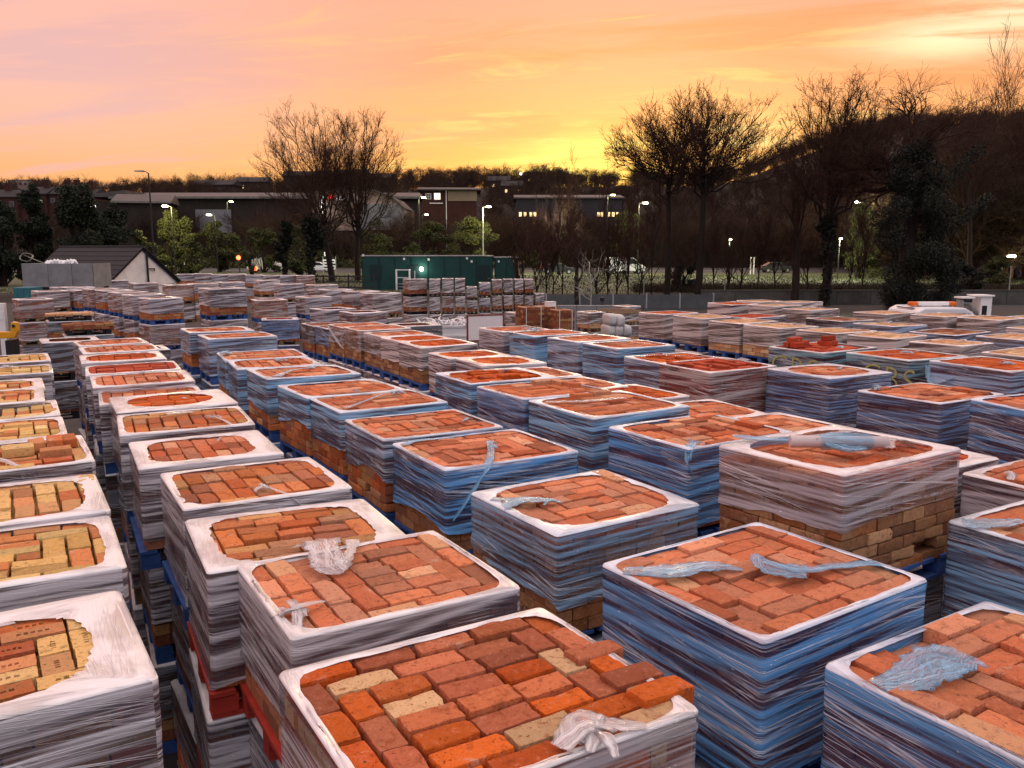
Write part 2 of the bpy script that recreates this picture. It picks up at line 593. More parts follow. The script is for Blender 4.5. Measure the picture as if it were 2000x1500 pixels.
def at(px, py, dist):
    """world point seen at pixel (px, py) of the photograph at forward distance dist (used to read positions off the photo)"""
    c, s = math.cos(PITCH), math.sin(PITCH)
    r = (px - 1000) / FPX
    u = -(py - 750) / FPX
    y, z = c + u * s, -s + u * c
    k = dist / y
    return Vector((r * k, dist, 3.5 + z * k))


# ---------------------------------------------------------------- ground
def sm(a, b, x):
    t = np.clip((x - a) / (b - a), 0, 1)
    return t * t * (3 - 2 * t)


def hgt(x, y):
    x = np.asarray(x, float)
    y = np.asarray(y, float)
    h = .5 * sm(57.5, 59.5, y)
    h = h + 33 * sm(150, 430, y) * (1 - .16 * (1 - sm(-140, 10, x))) + 10 * sm(430, 900, y)
    h = h + 23 * sm(52, 140, x - (y - 120) * .12) * sm(70, 210, y)
    return h


def hz(x, y):
    return float(hgt(x, y))


def build_ground():
    ys = np.concatenate([np.linspace(-60, 56, 24), np.linspace(57, 61, 9), np.linspace(63, 150, 40), np.linspace(155, 470, 60), np.linspace(490, 1100, 20)])
    xs = np.concatenate([np.linspace(-900, -220, 14), np.linspace(-200, 240, 90), np.linspace(260, 1000, 14)])
    X, Y = np.meshgrid(xs, ys)
    Z = hgt(X, Y)
    rng = np.random.RandomState(3)
    Z = Z + np.where(Y > 160, rng.normal(0, .35, Z.shape), 0) - .012
    V = np.stack([X, Y, Z], -1).reshape(-1, 3)
    nx = len(xs)
    F = []
    for j in range(len(ys) - 1):
        for i in range(nx - 1):
            a = j * nx + i
            F.append((a, a + 1, a + nx + 1, a + nx))
    structure(link('ground', np_mesh('ground', V, F, True), 'dirt'))

    def sheet(name, x0, x1, y0, y1, z, mat, n=1):
        b = MB()
        b.add([(x0, y0, z), (x1, y0, z), (x1, y1, z), (x0, y1, z)], [(0, 1, 2, 3)])
        return structure(b.build(name, mat))
    sheet('yard', -60, 60, -20, 57.2, .0, 'grit')
    sheet('grass_verge', -200, 260, 60.5, 119.6, .504, 'grass')
    sheet('road', -260, 320, 120, 141, .508, 'road')
    sheet('pavement', -260, 320, 141.2, 143.6, .60, 'conc')
    m = MB()
    for i in range(60):
        m.box((-230 + i * 9, 130.5, .514), (3.0, .14, .004))
    stuff(m.build('lane_marking', 'paint'))


build_ground()

# ---------------------------------------------------------------- bricks
BL, BW, BH = .214, .101, .066


def brick_mesh(seed, hi, holes=0):
    rng = random.Random(seed)
    bm = bmesh.new()
    bmesh.ops.create_cube(bm, size=1)
    for v in bm.verts:
        v.co.x *= BL
        v.co.y *= BW
        v.co.z *= BH
    if holes:
        # a row of small round perforations through the upper face
        top = max(bm.faces, key=lambda f: f.calc_center_median().z)
        bmesh.ops.delete(bm, geom=[top], context='FACES_ONLY')
        z = BH / 2
        n = holes
        xs = [-BL / 2] + [x for i in range(n) for x in ((i - (n - 1) / 2) * .024 - .0075, (i - (n - 1) / 2) * .024 + .0075)] + [BL / 2]
        ysl = [-BW / 2, -.009, .009, BW / 2]
        g = [[bm.verts.new((x, y, z)) for y in ysl] for x in xs]
        for i in range(len(xs) - 1):
            for j in range(3):
                f = bm.faces.new((g[i][j], g[i + 1][j], g[i + 1][j + 1], g[i][j + 1]))
                if j == 1 and i % 2 == 1:
                    r = bmesh.ops.extrude_discrete_faces(bm, faces=[f])
                    for v in r['faces'][0].verts:
                        v.co.z -= .03
        bmesh.ops.remove_doubles(bm, verts=bm.verts, dist=.0002)
    bmesh.ops.bevel(bm, geom=[e for e in bm.edges if e.is_manifold and e.calc_face_angle(0) > 1.2 and (not holes or e.calc_length() > .05)],
                    offset=rng.uniform(.004, .007), segments=2 if hi else 1, affect='EDGES', profile=.6)
    if hi and not holes:
        bmesh.ops.subdivide_edges(bm, edges=[e for e in bm.edges if e.calc_length() > .03], cuts=3, use_grid_fill=True)
    o = Vector((rng.uniform(-50, 50), rng.uniform(-50, 50), rng.uniform(-50, 50)))
    a = .0035 if hi else .002
    for v in bm.verts:
        q = v.co.copy()
        nz = Vector((noise.noise(q * 18 + o), noise.noise(q * 18 + o * 1.7), noise.noise(q * 18 + o * 2.3)))
        v.co += nz * a
        if hi and abs(q.z) > BH * .3 and (abs(q.x) > BL * .44 or abs(q.y) > BW * .40):
            c = noise.noise(q * 30 + o * 3)
            if c > .18:
                v.co -= Vector((q.x * .06, q.y * .10, q.z * .16)) * min(1, (c - .18) * 3)
    if not hi:
        for v in bm.verts:
            v.co += Vector((rng.uniform(-1, 1), rng.uniform(-1, 1), rng.uniform(-1, 1))) * .0012
    me = bpy.data.meshes.new('brick')
    bm.normal_update()
    bm.to_mesh(me)
    bm.free()
    if hi:
        me.shade_smooth()
        me.set_sharp_from_angle(angle=math.radians(38))
    return me


BRK = {}


def brick_me(kind, i, pal):
    k = (kind, i, pal)
    if k not in BRK:
        me = brick_mesh(i * 7 + 1, kind == 'hi', 5 if kind == 'perf' and i % 3 else (4 if kind == 'perf' else 0))
        me.materials.append(brickmat(pal, False))
        BRK[k] = me
    return BRK[k]


def put_brick(parent, c, ln, along_y, pal, kind, rng, h=1.0, tilt=.012, on_edge=False, gap=.009):
    o = bpy.data.objects.new('brick', brick_me(kind, rng.randrange(12 if kind == 'hi' else 6), pal))
    COL.objects.link(o)
    o.parent = parent
    o.location = c
    o.rotation_euler = (rng.gauss(0, tilt), rng.gauss(0, tilt), (math.pi / 2 if along_y else 0) + rng.gauss(0, .018) + (math.pi if rng.random() < .5 else 0))
    if on_edge:
        o.rotation_euler[0] += math.pi / 2
    o.scale = ((ln - gap) / BL, rng.uniform(.93, .99) - (gap - .009) * 6, h)
    return o


def top_layout(rng, sx, sy):
    """laying pattern of the top course: list of (cx, cy, length, along_y)"""
    out = []
    t = .1075

    def strip(x0, y0, x1, y1, along_y):
        ln = (y1 - y0) if along_y else (x1 - x0)
        n = max(1, round(ln / .218))
        cuts = [1.0] * n
        for i in range(n):
            cuts[i] *= rng.uniform(.92, 1.08)
        s = sum(cuts)
        p = 0
        for c in cuts:
            q = ln * c / s
            if along_y:
                out.append(((x0 + x1) / 2, y0 + p + q / 2, q, True))
            else:
                out.append((x0 + p + q / 2, (y0 + y1) / 2, q, False))
            p += q

    def fill(x0, y0, x1, y1, depth):
        W, H = x1 - x0, y1 - y0
        if W < .06 or H < .06:
            return
        if min(W, H) < .19:
            strip(x0, y0, x1, y1, H > W)
            return
        if W < .34 and H < .34 or (depth > 0 and rng.random() < .28):
            # plain rows across
            if rng.random() < .5:
                n = max(1, round(H / t))
                for i in range(n):
                    strip(x0, y0 + H * i / n, x1, y0 + H * (i + 1) / n, False)
            else:
                n = max(1, round(W / t))
                for i in range(n):
                    strip(x0 + W * i / n, y0, x0 + W * (i + 1) / n, y1, True)
            return
        if rng.random() < .55:
            strip(x0, y0, x1 - t, y0 + t, False)
            strip(x1 - t, y0, x1, y1 - t, True)
            strip(x0 + t, y1 - t, x1, y1, False)
            strip(x0, y0 + t, x0 + t, y1, True)
        else:
            strip(x0 + t, y0, x1, y0 + t, False)
            strip(x1 - t, y0 + t, x1, y1, True)
            strip(x0, y1 - t, x1 - t, y1, False)
            strip(x0, y0, x0 + t, y1 - t, True)
        fill(x0 + t, y0 + t, x1 - t, y1 - t, depth + 1)

    x, y = sx / 2, sy / 2
    r = rng.random()
    if r < .62:
        fill(-x, -y, x, y, 0)
    elif r < .82:
        # a column of headers on one end, then rings
        strip(-x, -y, -x + t, y, True)
        strip(-x + t, -y, -x + 2 * t, y, True)
        fill(-x + 2 * t, -y, x, y, 0)
    else:
        strip(-x, -y, x, -y + t, False)
        strip(-x, y - t, x, y, False)
        fill(-x, -y + t, x, y - t, 1)
    return out


CH = .0711          # course height


def courses_mesh(name, sx, sy, z0, n, rng, skip=None, core=True, core_depth=None):
    """perimeter bricks of n courses below z0, one mesh (seen through the film), over a dark core.
    skip: from this course on the two faces towards the aisle are left out (they carry bricks of their own)"""
    m = MB()
    for k in range(n):
        zc = z0 - CH * (k + .5)
        for face in range(4):
            if skip is not None and k >= skip and face in (0, 3):
                continue
            L = sx if face in (0, 2) else sy
            p = -L / 2
            hd = (k + face) % 2
            first = True
            while p < L / 2 - .02:
                ln = (.104 if (hd and first) else .216) * rng.uniform(.93, 1.06)
                first = False
                if p + ln > L / 2 - .05:
                    ln = L / 2 - p
                dep = .10
                c = p + ln / 2
                off = rng.uniform(-.010, .001)
                if face == 0:
                    ctr, dim = (c, -sy / 2 + dep / 2 - off, zc), (ln - .008, dep, CH - .006)
                elif face == 2:
                    ctr, dim = (c, sy / 2 - dep / 2 + off, zc), (ln - .008, dep, CH - .006)
                elif face == 1:
                    ctr, dim = (sx / 2 - dep / 2 + off, c, zc), (dep, ln - .008, CH - .006)
                else:
                    ctr, dim = (-sx / 2 + dep / 2 - off, c, zc), (dep, ln - .008, CH - .006)
                if face in (1, 3):
                    ctr = (ctr[0], max(-sy / 2 + .0525 + (dim[1] / 2 - .05), min(sy / 2 - .0525 - (dim[1] / 2 - .05), ctr[1])), ctr[2])
                m.box(ctr, dim)
                p += ln
    return m


# ---------------------------------------------------------------- film
def film_mesh(rng, sx, sy, depth, mx, my, e, sag=.03, open_top=False, rough=.0032, nper=22):
    hx, hy = sx / 2 + .013, sy / 2 + .013
    r = .022
    pts = []
    cs = [(hx - r, -hy + r, -90), (hx - r, hy - r, 0), (-hx + r, hy - r, 90), (-hx + r, -hy + r, 180)]
    ends = []
    for i, (cx, cy, a0) in enumerate(cs):
        for k in range(4):
            a = math.radians(a0 + 30 * k)
            pts.append((cx + r * math.cos(a), cy + r * math.sin(a), math.cos(a), math.sin(a)))
        nx_, ny_, b0 = cs[(i + 1) % 4]
        a = math.radians(a0 + 90)
        p0 = (cx + r * math.cos(a), cy + r * math.sin(a))
        p1 = (nx_ + r * math.cos(math.radians(b0)), ny_ + r * math.sin(math.radians(b0)))
        for k in range(1, nper):
            f = k / nper
            pts.append((p0[0] + (p1[0] - p0[0]) * f, p0[1] + (p1[1] - p0[1]) * f, math.cos(a), math.sin(a)))
    n = len(pts)
    o = Vector((rng.uniform(-99, 99), rng.uniform(-99, 99), rng.uniform(-99, 99)))
    per = [0.0]
    for i in range(1, n + 1):
        a, b = pts[i - 1], pts[i % n]
        per.append(per[-1] + math.hypot(a[0] - b[0], a[1] - b[1]))
    offx, offy = rng.uniform(-.25, .25) * mx, rng.uniform(-.25, .25) * my
    V, UV = [], []
    nside = max(8, int(depth / .03))
    sl = [(0.02 + (depth - .02) * k / nside) for k in range(nside + 1)]
    rings = 5 + len(sl)
    tiltx, tilty = rng.uniform(-1, 1), rng.uniform(-1, 1)
    for i in range(n + 1):
        x, y, nx, ny = pts[i % n]
        s = per[i]
        ang = math.atan2(y * (sx / sy), x)
        ax, ay = max(.05, sx / 2 - mx), max(.05, sy / 2 - my)
        c, sn = math.cos(ang), math.sin(ang)
        w = Vector((math.cos(2 * math.pi * i / n), math.sin(2 * math.pi * i / n), 0))
        ex = e
        rad = (abs(c / ax) ** ex + abs(sn / ay) ** ex) ** (-1 / ex)
        q = noise.noise(w * 1.6 + o) * .5 + noise.noise(w * 5 + o) * .22
        q2 = noise.noise(w * 14 + o) + .7 * noise.noise(w * 31 + o)
        ix, iy = rad * c * (1 + (.10 * q + (.035 * q2)) * min(1, mx * 14)) + offx, rad * sn * (1 + (.10 * q + (.035 * q2)) * min(1, my * 14)) + offy
        # never let the film edge leave the top
        ix = max(-sx / 2 + .006, min(sx / 2 - .006, ix))
        iy = max(-sy / 2 + .006, min(sy / 2 - .006, iy))
        lipw = math.hypot(x - ix, y - iy)
        zr = .004 + .004 * noise.noise(w * 7 + o * 1.3)
        prof = [(0.0, zr + .001), (.02 / max(lipw, .03), zr + .004), (.5, .009 + .005 * noise.noise(w * 9 + o * 2)), (.93, .007), (1.0, -.003)]
        for t, z in prof:
            t = min(t, 1)
            V.append((ix + (x - ix) * t, iy + (y - iy) * t, z))
            UV.append((s, -(1 - t) * max(lipw, .01) - .0005))
        dd = depth + sag * (noise.noise(w * 1.1 + o * 3) * 1.5 + .25 * noise.noise(w * 6 + o)) + (.05 * tiltx * w.x + .05 * tilty * w.y) * min(1, sag * 25)
        near_corner = 1 - min(1, min(abs(abs(x) - hx) + 0, 9) * 0)  # corners are kept tight below
        cd = min(1.0, min(hx - abs(x) if abs(ny) > .9 else 9, hy - abs(y) if abs(nx) > .9 else 9) / .10)
        cd = max(0.0, cd)
        for k, z0 in enumerate(sl):
            z = z0 * dd / depth
            nn = noise.noise(Vector((s * .9, z * 26 + s * .8, 0)) + o) + .5 * noise.noise(Vector((s * 2.5, z * 44, 5)) + o)
            out = rough * nn * (.35 + .65 * cd) + .004 * noise.noise(Vector((s * 1.2, z * 4, 9)) + o)
            out -= .006 * cd * (k / nside)
            if k == nside:
                out += .006
            V.append((x + nx * out, y + ny * out, -.002 - z))
            UV.append((s, z))
    F = []
    R = rings
    for i in range(n):
        for k in range(R - 1):
            a = i * R + k
            F.append((a, a + 1, a + R + 1, a + R))
    me = np_mesh('film', V, F, True)
    uvl = me.uv_layers.new(name='UVMap')
    li = np.zeros(len(me.loops), np.int32)
    me.loops.foreach_get('vertex_index', li)
    uvl.data.foreach_set('uv', np.asarray(UV, np.float32)[li].ravel())
    return me


def ribbon_mesh(name, pts, ws, rng, flat=.06, nseg=34, n=13, crumple=.38):
    """a bunched strip of film along pts, width ws"""
    pts = [Vector(p) for p in pts]
    # resample with catmull-rom
    P = [pts[0]] + pts + [pts[-1]]
    out, W = [], []
    for i in range(nseg + 1):
        t = i / nseg * (len(pts) - 1)
        j = min(int(t), len(pts) - 2)
        f = t - j
        p0, p1, p2, p3 = P[j], P[j + 1], P[j + 2], P[j + 3]
        out.append(.5 * ((2 * p1) + (p2 - p0) * f + (2 * p0 - 5 * p1 + 4 * p2 - p3) * f * f + (3 * p1 - p0 - 3 * p2 + p3) * f ** 3))
        W.append(ws[j] + (ws[j + 1] - ws[j]) * f)
    o = Vector((rng.uniform(-9, 9), rng.uniform(-9, 9), rng.uniform(-9, 9)))
    V, F, UV = [], [], []
    for i, p in enumerate(out):
        d = (out[min(i + 1, nseg)] - out[max(i - 1, 0)]).normalized()
        a = d.cross(Vector((0, 0, 1)))
        if a.length < .1:
            a = d.cross(Vector((1, 0, 0)))
        a.normalize()
        b = a.cross(d).normalized()
        for k in range(n):
            t = 2 * math.pi * k / n
            r = W[i] * (1 + crumple * noise.noise(Vector((k * 1.7, i * .35, 0)) + o))
            q = p + a * math.cos(t) * r + b * math.sin(t) * r * flat
            q += Vector((noise.noise(q * 40 + o), noise.noise(q * 40 - o), noise.noise(q * 40 + o * 2))) * W[i] * .3 * crumple
            V.append(tuple(q))
            UV.append((i * .02 + .01, k * max(W[i], .02) * .6))
    for i in range(nseg):
        for k in range(n):
            F.append((i * n + k, i * n + (k + 1) % n, (i + 1) * n + (k + 1) % n, (i + 1) * n + k))
    return V, F, UV


def film_bits(name, parent, parts, color, clear=False):
    """parts: list of (V, F, UV) joined into one strip of loose film"""
    V, F, UV = [], [], []
    for v, f, u in parts:
        b = len(V)
        V += v
        UV += u
        F += [tuple(b + i for i in q) for q in f]
    me = np_mesh(name, V, F, True)
    uvl = me.uv_layers.new(name='UVMap')
    li = np.zeros(len(me.loops), np.int32)
    me.loops.foreach_get('vertex_index', li)
    uvl.data.foreach_set('uv', np.asarray(UV, np.float32)[li].ravel())
    o = link(name, me, filmmat(False, True), parent)
    o.color = (*color, 1)
    return o


def knot_parts(c, rng, size=.05, spikes=3):
    c = Vector(c)
    a0 = rng.uniform(0, 6.28)
    d0 = Vector((math.cos(a0), math.sin(a0), 0))
    parts = [ribbon_mesh('', [c - d0 * size * .7 + Vector((0, 0, .008)), c - d0 * size * .15 + Vector((0, 0, size * .3)), c + d0 * size * .35 + Vector((0, 0, size * .22)), c + d0 * size + Vector((0, 0, .012))],
                         [size * .14, size * .34, size * .26, size * .20], rng, .55, 12, 9, .8)]
    for i in range(spikes):
        a = a0 + rng.choice((-1, 1)) * rng.uniform(.2, 1.1) + (math.pi if i % 2 else 0)
        d = Vector((math.cos(a), math.sin(a), rng.uniform(.1, .5)))
        L = size * rng.uniform(.7, 1.9)
        parts.append(ribbon_mesh('', [c + Vector((0, 0, size * .22)), c + d * L * .55 + Vector((0, 0, size * .12)), c + d * L + Vector((0, 0, -d.z * L * .8))],
                                 [size * .16, size * .30, size * .16], rng, .25, 9, 8, 1.0))
    return parts


# ---------------------------------------------------------------- wooden pallet under each stack
BASE_ME = {}


def base_simple(mat):
    if mat not in BASE_ME:
        m = MB()
        for y in (-.38, 0, .38):
            m.box((0, y, -.118), (1.0, .10, .018))
            for x in (-.44, 0, .44):
                m.box((x, y, -.066), (.12, .10, .082))
        for i in range(7):
            m.box((-.45 + i * .15, 0, -.013), (.11, .87, .022))
        me = m.mesh('pallet_base')
        me.materials.append(M_[mat])
        BASE_ME[mat] = me
    return BASE_ME[mat]


BD = {}


def base_detailed(parent, mat, z, sx, sy):
    def me(key, dim):
        k = (key, mat)
        if k not in BD:
            b = MB().box((0, 0, 0), dim)
            mm = b.mesh(key)
            mm.materials.append(M_[mat])
            BD[k] = mm
        return BD[k]
    e = bpy.data.objects.new('pallet_base', me('deck_board_wide', (.14, sy, .02)))
    COL.objects.link(e)
    e.parent = parent
    e.location = (0, 0, z - .012)
    for i in range(6):
        o = link('deck_board', me('deck_board', (.11, .87, .022)), None, e)
        o.location = (-.45 + i * .18 if i < 3 else -.45 + (i + .001) * .18, 0, 0)
        if abs(o.location.x) < .12:
            o.location.x = .13 if o.location.x > 0 else -.13
    for y in (-.38, 0, .38):
        o = link('skid_board', me('skid_board', (1.0, .10, .018)), None, e)
        o.location = (0, y, -.106)
        for x in (-.44, 0, .44):
            o = link('block', me('block', (.12, .098, .078)), None, e)
            o.location = (x, y, -.056)
    return e


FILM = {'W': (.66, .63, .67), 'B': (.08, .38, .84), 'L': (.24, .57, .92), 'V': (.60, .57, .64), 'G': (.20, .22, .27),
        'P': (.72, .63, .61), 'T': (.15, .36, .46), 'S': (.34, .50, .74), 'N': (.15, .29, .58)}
TAIL = {'W': (.86, .84, .86), 'L': (.42, .72, .93), 'B': (.26, .60, .90)}

CORE_ME = {}
GROUP = 'film-wrapped brick pallets in the yard'


def lower_pallet(x, y, yaw, ztop, tier, sx, sy, film, pal, label, base, rng, short=1.0):
    """a whole wrapped pallet of a lower layer"""
    t = thing('brick_pallet', label, 'brick pallet', (x, y, ztop), yaw, GROUP)
    nC = max(3, int((tier - .13) / CH))
    key = (pal, nC, rng.randrange(3))
    if key not in CORE_ME:
        r = random.Random(str(key))
        m = courses_mesh('bricks', 1.0, .87, 0, nC, r)
        h = nC * CH
        m.box((0, 0, -h / 2 - .02), (.90, .77, h - .04))
        me = m.mesh('bricks', fix=False)
        me.materials.append(brickmat(pal, True))
        CORE_ME[key] = me
    c = stuff(link('bricks', CORE_ME[key], None, t))
    c.scale = (sx, sy / .87, (tier - .13) / (nC * CH))
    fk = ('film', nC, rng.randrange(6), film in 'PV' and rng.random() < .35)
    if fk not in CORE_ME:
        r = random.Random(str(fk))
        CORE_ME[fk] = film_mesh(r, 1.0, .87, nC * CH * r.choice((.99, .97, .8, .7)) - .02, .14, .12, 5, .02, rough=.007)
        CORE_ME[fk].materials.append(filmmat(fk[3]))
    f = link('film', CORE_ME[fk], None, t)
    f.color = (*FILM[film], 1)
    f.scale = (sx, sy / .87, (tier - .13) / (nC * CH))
    b = link('pallet_base', base_simple(base), None, t)
    b.location = (0, 0, -(tier - .13) - .001)
    b.scale = (sx, sy / .87, 1)
    return t


PALLET_OBJ = {}


def pallet(key, film, pal, depth, mx, my, e, label, base='bluewood', knots=(), tails=(), detail=None, clear=False, sag=.03,
           raised=(), tier=.70, loose=.006, perf=False, rough=.0032, whole=None, bare_pal=None, drop=0.0):
    """one film-wrapped stack of bricks on a wooden pallet; its origin is the middle of the top face"""
    x, y, yaw, zt, sx, sy = PT[key]
    rng = random.Random(key)
    dist = math.hypot(x, y)
    t = thing('brick_pallet', label, 'brick pallet', (x, y, zt + rng.uniform(-.02, .02)), yaw, GROUP)
    t.rotation_euler = (rng.gauss(0, .007), rng.gauss(0, .007), yaw)
    mx, my = max(.014, mx * .70), max(.014, my * .70)
    PALLET_OBJ[key] = t
    kind = 'hi' if dist < 7.2 else 'lo'
    detail = detail if detail is not None else dist < 14.5
    body = tier - .13
    nC = int(round(body / CH))
    # top course
    lay = top_layout(rng, sx + .006, sy + .006)
    if detail:
        for i, (cx, cy, ln, al) in enumerate(lay):
            dz = abs(rng.gauss(0, loose)) * (-1 if rng.random() < .6 else .6)
            kd = 'perf' if perf and rng.random() < .75 else kind
            put_brick(t, (cx, cy, -BH / 2 + dz - drop), ln, al, pal, kd, rng, gap=.016 if key == 'B12' else (.011 if kind == 'hi' else .009))
    else:
        m = MB()
        for cx, cy, ln, al in lay:
            m.box((cx, cy, -BH / 2 - abs(rng.gauss(0, .006)) - drop), (.098, ln - .012, BH) if al else (ln - .012, .098, BH))
        stuff(m.build('top_bricks', brickmat(pal, True), t))
    for (cx, cy, ln, al, zz, lean) in raised:
        o = put_brick(t, (cx, cy, zz + BH / 2), ln, al, pal, kind, rng, tilt=lean)
    # courses below
    nfull = nC - 1
    covered = min(nfull, int(math.ceil((depth + sag) / CH)) - 1 + 1)
    bare = nfull - covered if depth < body - .10 else 0
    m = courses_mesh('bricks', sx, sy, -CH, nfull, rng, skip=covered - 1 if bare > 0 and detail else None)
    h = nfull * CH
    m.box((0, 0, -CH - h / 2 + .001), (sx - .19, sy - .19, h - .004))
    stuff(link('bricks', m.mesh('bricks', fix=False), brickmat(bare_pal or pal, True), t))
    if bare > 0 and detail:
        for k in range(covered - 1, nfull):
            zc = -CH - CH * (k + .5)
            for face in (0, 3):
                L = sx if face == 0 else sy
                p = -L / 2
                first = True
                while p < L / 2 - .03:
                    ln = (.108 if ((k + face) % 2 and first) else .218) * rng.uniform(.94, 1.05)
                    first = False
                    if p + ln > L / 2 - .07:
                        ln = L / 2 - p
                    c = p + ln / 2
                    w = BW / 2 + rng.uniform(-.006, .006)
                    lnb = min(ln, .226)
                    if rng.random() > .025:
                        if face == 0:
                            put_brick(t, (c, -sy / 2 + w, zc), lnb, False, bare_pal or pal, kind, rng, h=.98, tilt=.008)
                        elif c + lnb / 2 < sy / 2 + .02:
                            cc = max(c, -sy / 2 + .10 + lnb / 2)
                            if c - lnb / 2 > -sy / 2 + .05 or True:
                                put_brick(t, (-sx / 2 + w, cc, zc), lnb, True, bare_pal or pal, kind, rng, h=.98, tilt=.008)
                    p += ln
    # film
    f = link('film', film_mesh(rng, sx, sy, min(depth, body - .01), mx, my, e, sag, rough=rough), filmmat(clear), t)
    f.color = (*FILM[film], 1)
    tc = TAIL['W' if film in 'WVPG' else ('B' if film == 'B' else 'L')]
    for kx, ky, ks in knots:
        film_bits('film_knot', t, knot_parts((kx * sx / 2, ky * sy / 2, .012), rng, ks), tc)
    for pts, ws in tails:
        film_bits('film_tail', t, [ribbon_mesh('', [(p[0] * sx / 2, p[1] * sy / 2, p[2]) for p in pts], ws, rng)], tc)
    # pallet
    zb = -body - .001
    if dist < 18 and base_seen(key):
        base_detailed(t, base, zb, sx, sy)
    else:
        b = link('pallet_base', base_simple(base), None, t)
        b.location = (0, 0, zb)
        b.scale = (sx, sy / .87, 1)
    return t


def base_seen(key):
    return key in ('B8', 'B9', 'B10', 'B11', 'D7', 'M1', 'M2', 'M3', 'M4', 'M5', 'C5', 'C6', 'G1')

